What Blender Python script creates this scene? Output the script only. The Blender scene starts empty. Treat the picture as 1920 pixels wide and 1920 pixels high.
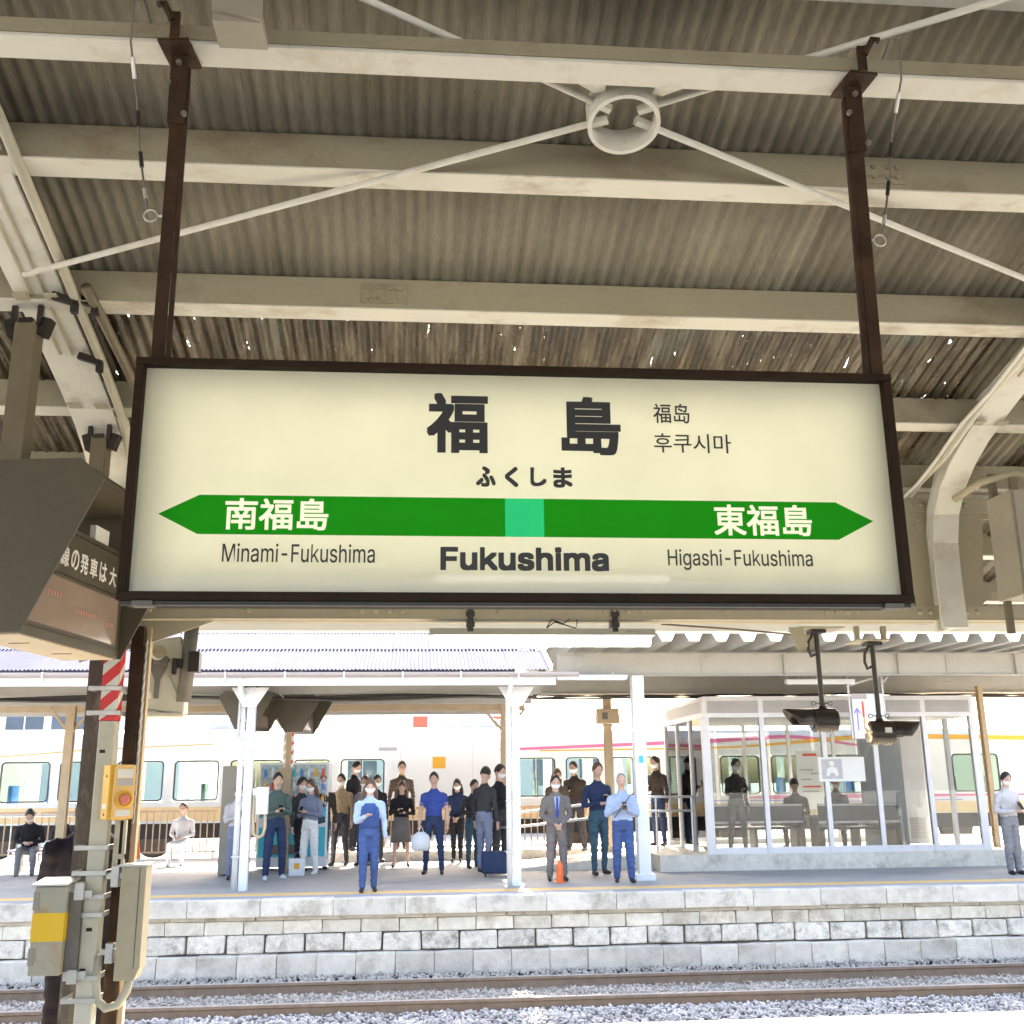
import bpy, bmesh, math, random
import numpy as np
from mathutils import Vector, Matrix
R = math.radians
random.seed(7); rng = np.random.default_rng(7)
scene = bpy.context.scene
COL = scene.collection

# ------------------------------------------------------------------ camera
CAM_H, YAW, PITCH, ROLL = 1.60, R(5.0), R(14.5), R(0.62)
F = Vector((math.sin(YAW)*math.cos(PITCH), math.cos(YAW)*math.cos(PITCH), math.sin(PITCH)))
R0 = Vector((math.cos(YAW), -math.sin(YAW), 0)); U0 = R0.cross(F)
RT = R0*math.cos(ROLL) - U0*math.sin(ROLL); UP = U0*math.cos(ROLL) + R0*math.sin(ROLL)
cam_d = bpy.data.cameras.new("Camera"); cam = bpy.data.objects.new("Camera", cam_d); COL.objects.link(cam)
cam_d.sensor_width = 36.0; cam_d.lens = 36.0*1960/1920; cam_d.clip_start = 0.05; cam_d.clip_end = 3000
m = Matrix.Identity(4)
for i in range(3):
    m[i][0] = RT[i]; m[i][1] = UP[i]; m[i][2] = -F[i]
m[2][3] = CAM_H
cam.matrix_world = m
scene.camera = cam

# ------------------------------------------------------------------ sky, sun, exposure
SUN_EL, SUN_AZ = R(40), R(8)          # azimuth the light comes FROM, clockwise from +Y (beyond the far platform, a little right)
SKY, SUN, EXPO = 0.15, 4.2, 3.0
w = bpy.data.worlds.new("World"); scene.world = w; w.use_nodes = True
nt = w.node_tree; nt.nodes.clear()
sky = nt.nodes.new("ShaderNodeTexSky"); sky.sky_type = 'NISHITA'; sky.sun_disc = False
sky.sun_elevation = SUN_EL; sky.sun_rotation = SUN_AZ; sky.air_density = 1.0; sky.dust_density = 7.0; sky.ozone_density = 0.4
bg = nt.nodes.new("ShaderNodeBackground"); bg.inputs[1].default_value = SKY
wo = nt.nodes.new("ShaderNodeOutputWorld")
nt.links.new(sky.outputs[0], bg.inputs[0]); nt.links.new(bg.outputs[0], wo.inputs[0])
sd = bpy.data.lights.new("Sun", 'SUN'); sd.energy = SUN; sd.angle = R(0.53); sd.color = (1.0, 0.955, 0.89)
so = bpy.data.objects.new("Sun", sd); COL.objects.link(so)
sdir = Vector((math.sin(SUN_AZ)*math.cos(SUN_EL), math.cos(SUN_AZ)*math.cos(SUN_EL), math.sin(SUN_EL)))
so.rotation_euler = sdir.to_track_quat('Z', 'Y').to_euler(); so.location = sdir*60
vs = scene.view_settings
vs.view_transform = 'Standard'; vs.look = 'None'; vs.exposure = EXPO; vs.gamma = 1.0; vs.use_curve_mapping = False
scene.render.engine = 'CYCLES'
scene.cycles.use_denoising = True
scene.cycles.max_bounces = 10; scene.cycles.diffuse_bounces = 5; scene.cycles.transparent_max_bounces = 16
scene.cycles.sample_clamp_indirect = 8.0; scene.cycles.caustics_reflective = False; scene.cycles.caustics_refractive = False

# ------------------------------------------------------------------ materials
MATS = {}
def mat(name, col, rough=0.6, metal=0.0, var=0.10, scale=6.0, bump=0.0, bscale=80.0, rnd=0.0, stain=None, stain_amt=0.35,
        stain_scale=3.0, stretch=(1, 1, 1), spec=0.5, coat=0.0, emit=None, estr=0.0, speck=0.0):
    """painted / mineral surface: base colour with cloudy variation, optional stains, fine bump, per-object shift"""
    if name in MATS: return MATS[name]
    mt = bpy.data.materials.new(name); mt.use_nodes = True; t = mt.node_tree; n = t.nodes; L = t.links
    p = n["Principled BSDF"]; p.inputs["Roughness"].default_value = rough; p.inputs["Metallic"].default_value = metal
    p.inputs["Specular IOR Level"].default_value = spec; p.inputs["Coat Weight"].default_value = coat
    tc = n.new("ShaderNodeTexCoord"); mp = n.new("ShaderNodeMapping"); L.new(tc.outputs["Object"], mp.inputs[0])
    mp.inputs["Scale"].default_value = stretch
    oi = n.new("ShaderNodeObjectInfo")
    ad = n.new("ShaderNodeVectorMath"); ad.operation = 'MULTIPLY_ADD'
    cb = n.new("ShaderNodeCombineXYZ")
    for k in range(3): L.new(oi.outputs["Random"], cb.inputs[k])
    ad.inputs[1].default_value = (17.0, 23.0, 31.0); L.new(cb.outputs[0], ad.inputs[0]); L.new(mp.outputs[0], ad.inputs[2])
    nz = n.new("ShaderNodeTexNoise"); nz.inputs["Scale"].default_value = scale; nz.inputs["Detail"].default_value = 7; nz.inputs["Roughness"].default_value = 0.62
    L.new(ad.outputs[0], nz.inputs["Vector"])
    cr = n.new("ShaderNodeValToRGB"); cr.color_ramp.elements[0].position = 0.28; cr.color_ramp.elements[1].position = 0.72
    lo = [max(0, c*(1-var)) for c in col]; hi = [min(1, c*(1+var)) for c in col]
    cr.color_ramp.elements[0].color = (*lo, 1); cr.color_ramp.elements[1].color = (*hi, 1)
    L.new(nz.outputs[0], cr.inputs[0]); out = cr.outputs[0]
    if stain:
        n2 = n.new("ShaderNodeTexNoise"); n2.inputs["Scale"].default_value = stain_scale; n2.inputs["Detail"].default_value = 9; n2.inputs["Roughness"].default_value = 0.7
        L.new(ad.outputs[0], n2.inputs["Vector"])
        c2 = n.new("ShaderNodeValToRGB"); c2.color_ramp.elements[0].position = 0.5; c2.color_ramp.elements[1].position = 0.68
        c2.color_ramp.elements[0].color = (0, 0, 0, 1); c2.color_ramp.elements[1].color = (stain_amt,)*3+(1,)
        L.new(n2.outputs[0], c2.inputs[0])
        mx = n.new("ShaderNodeMix"); mx.data_type = 'RGBA'; L.new(c2.outputs[0], mx.inputs[0]); L.new(out, mx.inputs[6]); mx.inputs[7].default_value = (*stain, 1); out = mx.outputs[2]
    if speck > 0:
        n3 = n.new("ShaderNodeTexNoise"); n3.inputs["Scale"].default_value = 140; n3.inputs["Detail"].default_value = 3
        L.new(ad.outputs[0], n3.inputs["Vector"])
        mr = n.new("ShaderNodeMapRange"); mr.inputs[1].default_value = 0.25; mr.inputs[2].default_value = 0.75; mr.inputs[3].default_value = 1-speck; mr.inputs[4].default_value = 1+speck
        L.new(n3.outputs[0], mr.inputs[0])
        hv = n.new("ShaderNodeHueSaturation"); L.new(mr.outputs[0], hv.inputs["Value"]); L.new(out, hv.inputs["Color"]); out = hv.outputs[0]
    if rnd > 0:
        mr = n.new("ShaderNodeMapRange"); mr.inputs[3].default_value = 1-rnd; mr.inputs[4].default_value = 1+rnd
        L.new(oi.outputs["Random"], mr.inputs[0])
        hv = n.new("ShaderNodeHueSaturation"); L.new(mr.outputs[0], hv.inputs["Value"]); L.new(out, hv.inputs["Color"]); out = hv.outputs[0]
    L.new(out, p.inputs["Base Color"])
    if bump > 0:
        nb = n.new("ShaderNodeTexNoise"); nb.inputs["Scale"].default_value = bscale; nb.inputs["Detail"].default_value = 4
        L.new(ad.outputs[0], nb.inputs["Vector"])
        bp = n.new("ShaderNodeBump"); bp.inputs["Strength"].default_value = bump; bp.inputs["Distance"].default_value = 0.02
        L.new(nb.outputs[0], bp.inputs["Height"]); L.new(bp.outputs[0], p.inputs["Normal"])
    if emit: p.inputs["Emission Color"].default_value = (*emit, 1); p.inputs["Emission Strength"].default_value = estr
    MATS[name] = mt; return mt

def glass(name, tint, rough=0.0, alpha=0.25, spec=0.5):
    """thin window pane: tinted see-through sheet with a mirror-like surface"""
    mt = bpy.data.materials.new(name); mt.use_nodes = True; t = mt.node_tree; n = t.nodes; L = t.links; n.clear()
    o = n.new("ShaderNodeOutputMaterial"); tr = n.new("ShaderNodeBsdfTransparent"); tr.inputs[0].default_value = (*tint, 1)
    gl = n.new("ShaderNodeBsdfGlossy"); gl.inputs["Roughness"].default_value = rough
    fr = n.new("ShaderNodeFresnel"); fr.inputs[0].default_value = 1.45
    mx = n.new("ShaderNodeMixShader"); L.new(fr.outputs[0], mx.inputs[0]); L.new(tr.outputs[0], mx.inputs[1]); L.new(gl.outputs[0], mx.inputs[2])
    L.new(mx.outputs[0], o.inputs[0]); MATS[name] = mt; return mt

def backlit(name, col, trans=0.55, gloss=0.06, var=0.03):
    """acrylic sign face: diffuse white that lets the tubes behind it glow through"""
    mt = bpy.data.materials.new(name); mt.use_nodes = True; t = mt.node_tree; n = t.nodes; L = t.links; n.clear()
    o = n.new("ShaderNodeOutputMaterial")
    tc = n.new("ShaderNodeTexCoord"); nz = n.new("ShaderNodeTexNoise"); nz.inputs["Scale"].default_value = 5; nz.inputs["Detail"].default_value = 6
    L.new(tc.outputs["Object"], nz.inputs["Vector"])
    cr = n.new("ShaderNodeValToRGB"); cr.color_ramp.elements[0].position = .3; cr.color_ramp.elements[1].position = .7
    cr.color_ramp.elements[0].color = (*[c*(1-var) for c in col], 1); cr.color_ramp.elements[1].color = (*[min(1, c*(1+var)) for c in col], 1)
    L.new(nz.outputs[0], cr.inputs[0])
    df = n.new("ShaderNodeBsdfDiffuse"); tl = n.new("ShaderNodeBsdfTranslucent"); gl = n.new("ShaderNodeBsdfGlossy"); gl.inputs["Roughness"].default_value = 0.04
    L.new(cr.outputs[0], df.inputs[0]); L.new(cr.outputs[0], tl.inputs[0])
    m1 = n.new("ShaderNodeMixShader"); m1.inputs[0].default_value = trans; L.new(df.outputs[0], m1.inputs[1]); L.new(tl.outputs[0], m1.inputs[2])
    fr = n.new("ShaderNodeFresnel"); fr.inputs[0].default_value = 1.4
    m2 = n.new("ShaderNodeMixShader"); L.new(fr.outputs[0], m2.inputs[0]); L.new(m1.outputs[0], m2.inputs[1]); L.new(gl.outputs[0], m2.inputs[2])
    L.new(m2.outputs[0], o.inputs[0]); MATS[name] = mt; return mt

def corrugated_dirty(name):
    """old weathered plastic sheeting: brown grime in streaks, wet gloss, worn spots that let daylight through"""
    mt = bpy.data.materials.new(name); mt.use_nodes = True; t = mt.node_tree; n = t.nodes; L = t.links
    p = n["Principled BSDF"]; o = n["Material Output"]
    tc = n.new("ShaderNodeTexCoord"); oi = n.new("ShaderNodeObjectInfo")
    ad = n.new("ShaderNodeVectorMath"); ad.operation = 'ADD'; cb = n.new("ShaderNodeCombineXYZ")
    ml = n.new("ShaderNodeMath"); ml.operation = 'MULTIPLY'; ml.inputs[1].default_value = 37; L.new(oi.outputs["Random"], ml.inputs[0])
    for k in range(3): L.new(ml.outputs[0], cb.inputs[k])
    L.new(tc.outputs["Object"], ad.inputs[0]); L.new(cb.outputs[0], ad.inputs[1])
    def noise(sc, stretch, det=6, ro=.6):
        mp = n.new("ShaderNodeMapping"); mp.inputs["Scale"].default_value = stretch; L.new(ad.outputs[0], mp.inputs[0])
        z = n.new("ShaderNodeTexNoise"); z.inputs["Scale"].default_value = sc; z.inputs["Detail"].default_value = det; z.inputs["Roughness"].default_value = ro
        L.new(mp.outputs[0], z.inputs["Vector"]); return z.outputs[0]
    a = noise(14, (1, .13, 1)); cr = n.new("ShaderNodeValToRGB")
    e = cr.color_ramp.elements; e[0].position = .32; e[0].color = (.010, .006, .003, 1); e[1].position = .70; e[1].color = (.19, .165, .12, 1)
    q = e.new(.5); q.color = (.048, .032, .013, 1)
    L.new(a, cr.inputs[0])
    b = noise(1.6, (1, .8, 1), 3); c2 = n.new("ShaderNodeValToRGB"); c2.color_ramp.elements[0].position = .56; c2.color_ramp.elements[1].position = .7
    c2.color_ramp.elements[1].color = (.6, .6, .6, 1); L.new(b, c2.inputs[0])
    mx = n.new("ShaderNodeMix"); mx.data_type = 'RGBA'; L.new(c2.outputs[0], mx.inputs[0]); L.new(cr.outputs[0], mx.inputs[6]); mx.inputs[7].default_value = (.10, .15, .13, 1)
    L.new(mx.outputs[2], p.inputs["Base Color"])
    r = noise(30, (1, .3, 1)); mr = n.new("ShaderNodeMapRange"); mr.inputs[1].default_value = .3; mr.inputs[2].default_value = .7; mr.inputs[3].default_value = .12; mr.inputs[4].default_value = .6
    L.new(r, mr.inputs[0]); L.new(mr.outputs[0], p.inputs["Roughness"])
    hb = noise(70, (1, .35, 1)); bp = n.new("ShaderNodeBump"); bp.inputs["Strength"].default_value = .5; bp.inputs["Distance"].default_value = .01
    L.new(hb, bp.inputs["Height"]); L.new(bp.outputs[0], p.inputs["Normal"])
    tr = n.new("ShaderNodeBsdfTransparent"); tr.inputs[0].default_value = (.8, .85, .85, 1)
    h = noise(34, (1, .14, 1), 5, .72); th = n.new("ShaderNodeMapRange"); th.inputs[1].default_value = .635; th.inputs[2].default_value = .65
    L.new(h, th.inputs[0])
    ms = n.new("ShaderNodeMixShader"); L.new(th.outputs[0], ms.inputs[0]); L.new(p.outputs[0], ms.inputs[1]); L.new(tr.outputs[0], ms.inputs[2])
    L.new(ms.outputs[0], o.inputs[0]); MATS[name] = mt; return mt

# near platform
mat("roof_cement", (.160, .147, .115), .9, var=.25, scale=9, stretch=(1, .16, 1), stain=(.10, .085, .055), stain_amt=.6, stain_scale=4, rnd=.16, speck=.18, bump=.15, bscale=50)
corrugated_dirty("roof_grimy")
mat("purlin_paint", (.275, .252, .180), .7, var=.06, scale=3, stain=(.15, .10, .055), stain_amt=.7, stain_scale=3.2, bump=.08, bscale=40, speck=.07, stretch=(.6, 1, 1))
mat("flange_pale", (.58, .572, .52), .6, var=.06, scale=3, stain=(.27, .20, .12), stain_amt=.7, stain_scale=3.5, bump=.06, bscale=40, stretch=(.6, 1, 1))
mat("white_paint", (.62, .618, .575), .6, var=.05, scale=4, stain=(.30, .22, .13), stain_amt=.4, stain_scale=4, bump=.06, bscale=60)
mat("beige_paint", (.37, .335, .245), .5, var=.07, scale=4, stain=(.27, .22, .13), stain_amt=.4, stain_scale=4, bump=.08, bscale=50)
mat("brown_steel", (.042, .026, .017), .5, var=.3, scale=10, stain=(.09, .045, .026), stain_amt=.6, stain_scale=9, bump=.12, bscale=70, spec=.12)
mat("rust_column", (.10, .075, .06), .65, var=.35, scale=7, stain=(.32, .27, .20), stain_amt=.8, stain_scale=6, bump=.3, bscale=40, stretch=(1, 1, .4))
mat("sign_frame", (.030, .018, .012), .6, var=.2, scale=8, spec=.12)
mat("black_steel", (.018, .014, .013), .35, var=.25, scale=8, spec=.5)
mat("black_void", (.012, .012, .014), .6, var=.1)
mat("ink", (.028, .031, .036), .5, var=.05)
mat("board_brown", (.085, .070, .045), .5, var=.08, scale=5, speck=.08, bump=.04)
mat("olive_post", (.13, .11, .07), .5, var=.15, scale=8, stain=(.14, .08, .05), stain_amt=.5)
mat("grey_cabinet", (.30, .28, .23), .5, var=.06, scale=5, stain=(.2, .16, .1), stain_amt=.25)
mat("pole_grey", (.52, .51, .43), .5, var=.05, scale=5, stain=(.30, .25, .16), stain_amt=.3, stain_scale=8)
mat("dark_grey_steel", (.14, .13, .12), .5, var=.2, scale=9)
mat("galvanised", (.50, .50, .49), .4, metal=.6, var=.12, scale=14)
mat("yellow_box", (.72, .42, .03), .45, var=.05, scale=4, stain=(.5, .3, .04), stain_amt=.3)
mat("yellow_face", (.80, .50, .17), .4, var=.04)
mat("yellow_tape", (.78, .50, .02), .5, var=.04)
mat("rusty_box", (.38, .37, .31), .55, var=.10, scale=5, stain=(.36, .22, .08), stain_amt=.8, stain_scale=5)
mat("red", (.62, .03, .035), .45, var=.08)
mat("tape_white", (.66, .66, .62), .5, var=.06)
mat("pink_button", (.60, .16, .13), .4, var=.05)
mat("paper", (.72, .72, .68), .6, var=.04)
mat("grey_print", (.45, .44, .44), .6, var=.1)
mat("conduit_grey", (.42, .40, .32), .5, var=.1, stain=(.2, .16, .1), stain_amt=.4)
mat("lamp_body", (.48, .47, .43), .45, var=.05)
mat("lamp_tube", (.9, .9, .9), .4, var=0, emit=(1, .98, .95), estr=1.2)
mat("display_glass", (.28, .21, .17), .12, var=.1, scale=2, spec=.6)
mat("led_orange", (.40, .20, .14), .5, var=.1)
mat("letter_white", (.78, .77, .73), .5, var=.03)
mat("pale_bottom", (.60, .50, .36), .5, var=.05)
backlit("acrylic", (.87, .86, .74))
backlit("acrylic_green", (.012, .27, .010), trans=.5)
backlit("acrylic_mint", (.03, .62, .26), trans=.5)
mat("acrylic_letter", (.62, .60, .46), .4, var=.02, emit=(1, .96, .70), estr=.075)
# ground
mat("asphalt", (.25, .24, .215), .9, var=.15, scale=5, speck=.25, bump=.3, bscale=160, stain=(.12, .12, .12), stain_amt=.4)
mat("asphalt_far", (.37, .355, .335), .9, var=.10, scale=2.5, speck=.2, stain=(.20, .20, .20), stain_amt=.4, stain_scale=1.2, bump=.2, bscale=120)
mat("concrete", (.66, .61, .52), .9, var=.12, scale=5, speck=.22, stain=(.24, .21, .16), stain_amt=.7, stain_scale=2.2, bump=.3, bscale=60, rnd=.08)
mat("stone_light", (.70, .645, .535), .9, var=.14, scale=7, speck=.2, stain=(.30, .23, .15), stain_amt=.7, stain_scale=2.6, bump=.5, bscale=40, rnd=.12)
mat("stone_rough", (.70, .65, .56), .95, var=.2, scale=9, speck=.3, stain=(.18, .16, .13), stain_amt=.75, stain_scale=6, bump=.9, bscale=35, rnd=.12)
mat("stone_grey", (.63, .58, .50), .9, var=.14, scale=6, speck=.15, stain=(.30, .24, .17), stain_amt=.6, stain_scale=2.8, bump=.4, bscale=45, rnd=.15)
mat("joint_dark", (.27, .245, .21), 1, var=.3, scale=12)
mat("yellow_line", (.70, .46, .16), .8, var=.1, scale=6, speck=.1)
mat("tactile", (.62, .48, .16), .7, var=.1)
mat("grey_line", (.33, .36, .41), .9, var=.1)
mat("ballast_ground", (.22, .21, .19), 1, var=.3, scale=20, speck=.4, bump=.6, bscale=40)
mat("ballast_stone", (.40, .36, .31), .9, var=.45, scale=3.2, speck=.15)
mat("ballast_stone_blue", (.34, .335, .335), .9, var=.5, scale=3.2, speck=.15)
mat("rail_side", (.24, .175, .125), .8, var=.2, scale=8, speck=.1)
mat("rail_head", (.42, .40, .39), .35, metal=.7, var=.12, scale=10, stretch=(.2, 1, 1))
mat("sleeper", (.30, .28, .25), .9, var=.2)
# far platform
mat("slate_blue", (.060, .066, .105), .85, var=.10, scale=5, stretch=(1, .3, 1), stain=(.095, .092, .11), stain_amt=.6, stain_scale=2.2, rnd=.08, speck=.08, spec=.03)
mat("gutter", (.42, .38, .38), .5, var=.06)
mat("white_fascia", (.72, .74, .75), .5, var=.04)
mat("white_column", (.78, .80, .80), .5, var=.04, scale=3)
mat("beam_beige", (.44, .42, .37), .6, var=.06)
mat("dark_cable", (.05, .045, .04), .6, var=.2)
mat("column_tan", (.50, .38, .24), .6, var=.12, scale=4)
mat("deck_grey", (.44, .43, .39), .6, var=.06)
mat("alu", (.68, .66, .66), .45, metal=.05, var=.05)
mat("alu_louver", (.46, .44, .42), .5, var=.05)
mat("room_wall", (.52, .51, .50), .7, var=.05)
mat("bench_dark", (.06, .06, .065), .5, var=.2)
glass("pane", (.80, .82, .82))
glass("train_glass", (.66, .76, .74))
mat("train_white", (.84, .835, .78), .4, var=.02, scale=1.2)
mat("train_orange", (.90, .64, .32), .4, var=.05)
mat("train_pink", (.78, .16, .33), .4, var=.05)
mat("train_amber", (.82, .42, .03), .4, var=.05)
mat("train_purple", (.28, .22, .62), .4, var=.05)
mat("train_dark", (.07, .065, .06), .6, var=.2)
mat("train_seat", (.40, .45, .48), .7, var=.1)
mat("seat_blue", (.10, .26, .62), .7, var=.1)
mat("train_roof", (.50, .50, .48), .6, var=.06)
mat("insulator", (.62, .62, .56), .4, var=.08)
mat("turquoise", (.05, .48, .62), .45, var=.06)
mat("vending_white", (.74, .76, .78), .4, var=.04)
mat("poster_mix", (.40, .48, .50), .5, var=.5, scale=14)
mat("cone_orange", (.85, .16, .03), .5, var=.05)
mat("banner_red", (.70, .10, .06), .6, var=.05)
mat("building_wall", (.60, .61, .60), .8, var=.05, scale=.8)
mat("window_dark", (.10, .13, .17), .15, var=.2, scale=1)
mat("steel_white", (.70, .71, .71), .5, var=.05)
mat("fence_brown", (.46, .32, .21), .6, var=.15)
mat("rail_steel", (.60, .62, .64), .3, metal=.7, var=.05)
mat("far_ground", (.26, .25, .22), 1, var=.2, scale=.5)
mat("lens_cap", (.62, .50, .33), .08, metal=.7, var=.03)

# ------------------------------------------------------------------ mesh helpers
class MB:
    def __init__(s): s.v = []; s.f = []; s.mi = []
    def add(s, v, f, mi=0):
        k = len(s.v); s.v += [tuple(q) for q in v]; s.f += [tuple(i+k for i in q) for q in f]; s.mi += [mi]*len(f); return s
    def box(s, x0, x1, y0, y1, z0, z1, mi=0):
        v = [(x0,y0,z0),(x1,y0,z0),(x1,y1,z0),(x0,y1,z0),(x0,y0,z1),(x1,y0,z1),(x1,y1,z1),(x0,y1,z1)]
        return s.add(v, [(0,3,2,1),(4,5,6,7),(0,1,5,4),(1,2,6,5),(2,3,7,6),(3,0,4,7)], mi)
    def cbox(s, c, d, rot=None, mi=0):
        c = Vector(c); M3 = rot or Matrix.Identity(3); v = []
        for (i,j,k) in ((-1,-1,-1),(1,-1,-1),(1,1,-1),(-1,1,-1),(-1,-1,1),(1,-1,1),(1,1,1),(-1,1,1)):
            v.append(c + M3 @ Vector((i*d[0]/2, j*d[1]/2, k*d[2]/2)))
        return s.add(v, [(0,3,2,1),(4,5,6,7),(0,1,5,4),(1,2,6,5),(2,3,7,6),(3,0,4,7)], mi)
    def bar(s, p0, p1, wd, ht, mi=0):
        p0 = Vector(p0); p1 = Vector(p1); d = p1-p0; q = d.to_track_quat('Y', 'Z').to_matrix()
        return s.cbox((p0+p1)/2, (wd, d.length, ht), q, mi)
    def tube(s, pts, r, n=8, mi=0, caps=True):
        pts = [Vector(p) for p in pts]; rs = r if isinstance(r, (list, tuple)) else [r]*len(pts); v = []; f = []
        prev = None
        for i, p in enumerate(pts):
            d = (pts[min(i+1, len(pts)-1)] - pts[max(i-1, 0)]).normalized()
            if prev is None: a = d.orthogonal().normalized()
            else: a = (prev - d*prev.dot(d)).normalized()
            prev = a; b = d.cross(a)
            for k in range(n):
                t = 2*math.pi*k/n; v.append(p + (a*math.cos(t) + b*math.sin(t))*rs[i])
        for i in range(len(pts)-1):
            for k in range(n):
                f.append((i*n+k, i*n+(k+1) % n, (i+1)*n+(k+1) % n, (i+1)*n+k))
        if caps: f.append(tuple(reversed(range(n)))); f.append(tuple(range((len(pts)-1)*n, len(pts)*n)))
        return s.add(v, f, mi)
    def prism(s, poly, fn0, fn1, mi=0):
        n = len(poly); v = [fn0(*q) for q in poly] + [fn1(*q) for q in poly]
        f = [tuple(reversed(range(n))), tuple(range(n, 2*n))] + [(i, (i+1) % n, n+(i+1) % n, n+i) for i in range(n)]
        return s.add(v, f, mi)
    def prismY(s, poly, y0, y1, mi=0): return s.prism(poly, lambda a, b: (a, y0, b), lambda a, b: (a, y1, b), mi)
    def prismX(s, poly, x0, x1, mi=0): return s.prism(poly, lambda a, b: (x0, a, b), lambda a, b: (x1, a, b), mi)
    def prismZ(s, poly, z0, z1, mi=0): return s.prism(poly, lambda a, b: (a, b, z0), lambda a, b: (a, b, z1), mi)
    def sweepYZ(s, prof, path, x, mi=0):
        """sweep a closed (w,h) profile along a path in the YZ plane at x; h points to the inner side of the arch"""
        n = len(prof); v = []; f = []
        for i, (y, z) in enumerate(path):
            a = path[max(i-1, 0)]; b = path[min(i+1, len(path)-1)]
            t = Vector((b[0]-a[0], b[1]-a[1])).normalized(); nn = Vector((-t.y, t.x))
            for (wd, h) in prof: v.append((x+wd, y+nn.x*h, z+nn.y*h))
        for i in range(len(path)-1):
            for k in range(n): f.append((i*n+k, i*n+(k+1) % n, (i+1)*n+(k+1) % n, (i+1)*n+k))
        f.append(tuple(reversed(range(n)))); f.append(tuple(range((len(path)-1)*n, len(path)*n)))
        return s.add(v, f, mi)
    def lathe(s, prof, c, axis='Z', n=20, mi=0):
        v = []; f = []
        for (r, h) in prof:
            for k in range(n):
                t = 2*math.pi*k/n; a, b = r*math.cos(t), r*math.sin(t)
                p = (a, b, h) if axis == 'Z' else ((h, a, b) if axis == 'X' else (b, h, a))
                v.append((c[0]+p[0], c[1]+p[1], c[2]+p[2]))
        for i in range(len(prof)-1):
            for k in range(n): f.append((i*n+k, i*n+(k+1) % n, (i+1)*n+(k+1) % n, (i+1)*n+k))
        f.append(tuple(reversed(range(n)))); f.append(tuple(range((len(prof)-1)*n, len(prof)*n)))
        return s.add(v, f, mi)
    def mesh(s, name, mats, smooth=False):
        me = bpy.data.meshes.new(name); me.from_pydata(s.v, [], s.f)
        for q in (mats if isinstance(mats, (list, tuple)) else [mats]): me.materials.append(MATS[q])
        if any(s.mi): me.polygons.foreach_set("material_index", s.mi)
        bm = bmesh.new(); bm.from_mesh(me); bmesh.ops.recalc_face_normals(bm, faces=bm.faces); bm.to_mesh(me); bm.free()
        if smooth: me.polygons.foreach_set("use_smooth", [True]*len(me.polygons))
        me.update(); return me
    def obj(s, name, mats, parent=None, bevel=0, smooth=False):
        return link(name, s.mesh(name, mats, smooth), parent, bevel)

def link(name, me, parent=None, bevel=0, loc=None, rot=None, scl=None):
    o = bpy.data.objects.new(name, me); COL.objects.link(o)
    if parent is not None: o.parent = parent
    if loc is not None: o.location = loc
    if rot is not None: o.rotation_euler = rot
    if scl is not None: o.scale = scl
    if bevel:
        b = o.modifiers.new("edge", 'BEVEL'); b.width = bevel; b.segments = 2; b.limit_method = 'ANGLE'; b.angle_limit = R(40)
    return o
def tag(o, label, cat, group=None):
    o["label"] = label; o["category"] = cat
    if group: o["group"] = group
    return o
def thing(name, label, cat, loc=(0, 0, 0), rz=0, group=None):
    o = bpy.data.objects.new(name, None); COL.objects.link(o); o.location = loc; o.rotation_euler = (0, 0, rz); o.empty_display_size = .2
    return tag(o, label, cat, group)
def struct(o): o["kind"] = "structure"; return o
def copy_tree(o, parent=None):
    c = o.copy(); COL.objects.link(c); c.parent = parent
    for ch in o.children: copy_tree(ch, c)
    return c

def sans_font():
    """the grotesque that ships with Blender; the built-in font if it is not there"""
    try: return bpy.data.fonts.load(bpy.utils.system_resource('DATAFILES', path='fonts') + "/Inter.woff2")
    except Exception: return None
SANS = sans_font()
def raw_text(s):
    cu = bpy.data.curves.new("lettering", 'FONT'); cu.body = s; cu.size = 1.0; cu.resolution_u = 4
    if SANS and s.isascii(): cu.font = SANS
    ob = bpy.data.objects.new("lettering", cu); COL.objects.link(ob)
    dg = bpy.context.evaluated_depsgraph_get(); dg.update()
    me = bpy.data.meshes.new_from_object(ob.evaluated_get(dg)); bpy.data.objects.remove(ob); bpy.data.curves.remove(cu)
    n = len(me.vertices); co = np.empty(n*3); me.vertices.foreach_get("co", co); co = co.reshape(-1, 3)
    faces = [tuple(p.vertices) for p in me.polygons]; bpy.data.meshes.remove(me); return co, faces
GLYPH = {}
def glyph(ch):
    """outline and advance of one Latin letter; k is drawn from three strokes"""
    if ch not in GLYPH:
        wb = np.ptp(raw_text("||")[0][:, 0]); adv = np.ptp(raw_text("|"+ch+"|")[0][:, 0]) - wb
        co, faces = raw_text(ch)
        if ch == "k" and SANS:
            q = [(.052,0),(.100,0),(.100,.51),(.052,.51), (.100,.115),(.100,.180),(.292,.378),(.352,.378), (.162,.196),(.200,.232),(.372,0),(.312,0)]
            co = np.array([(x, y, 0) for x, y in q]); faces = [(0,1,2,3),(4,7,6,5),(8,11,10,9)]
        GLYPH[ch] = (co, faces, adv)
    return GLYPH[ch]
def text_mesh(s):
    """outline of a string as a flat mesh, normalised to its own bounding box (0..1, 0..1)"""
    if s.isascii():
        cs = []; faces = []; x = 0; n = 0
        for ch in s:
            c, f, adv = glyph(ch); cs.append(c + np.array([x, 0, 0])); faces += [tuple(i+n for i in q) for q in f]; n += len(c); x += adv
        co = np.concatenate(cs)
    else: co, faces = raw_text(s)
    lo, hi = co.min(0), co.max(0); co = (co-lo)/np.maximum(hi-lo, 1e-6)
    return co, faces
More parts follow.
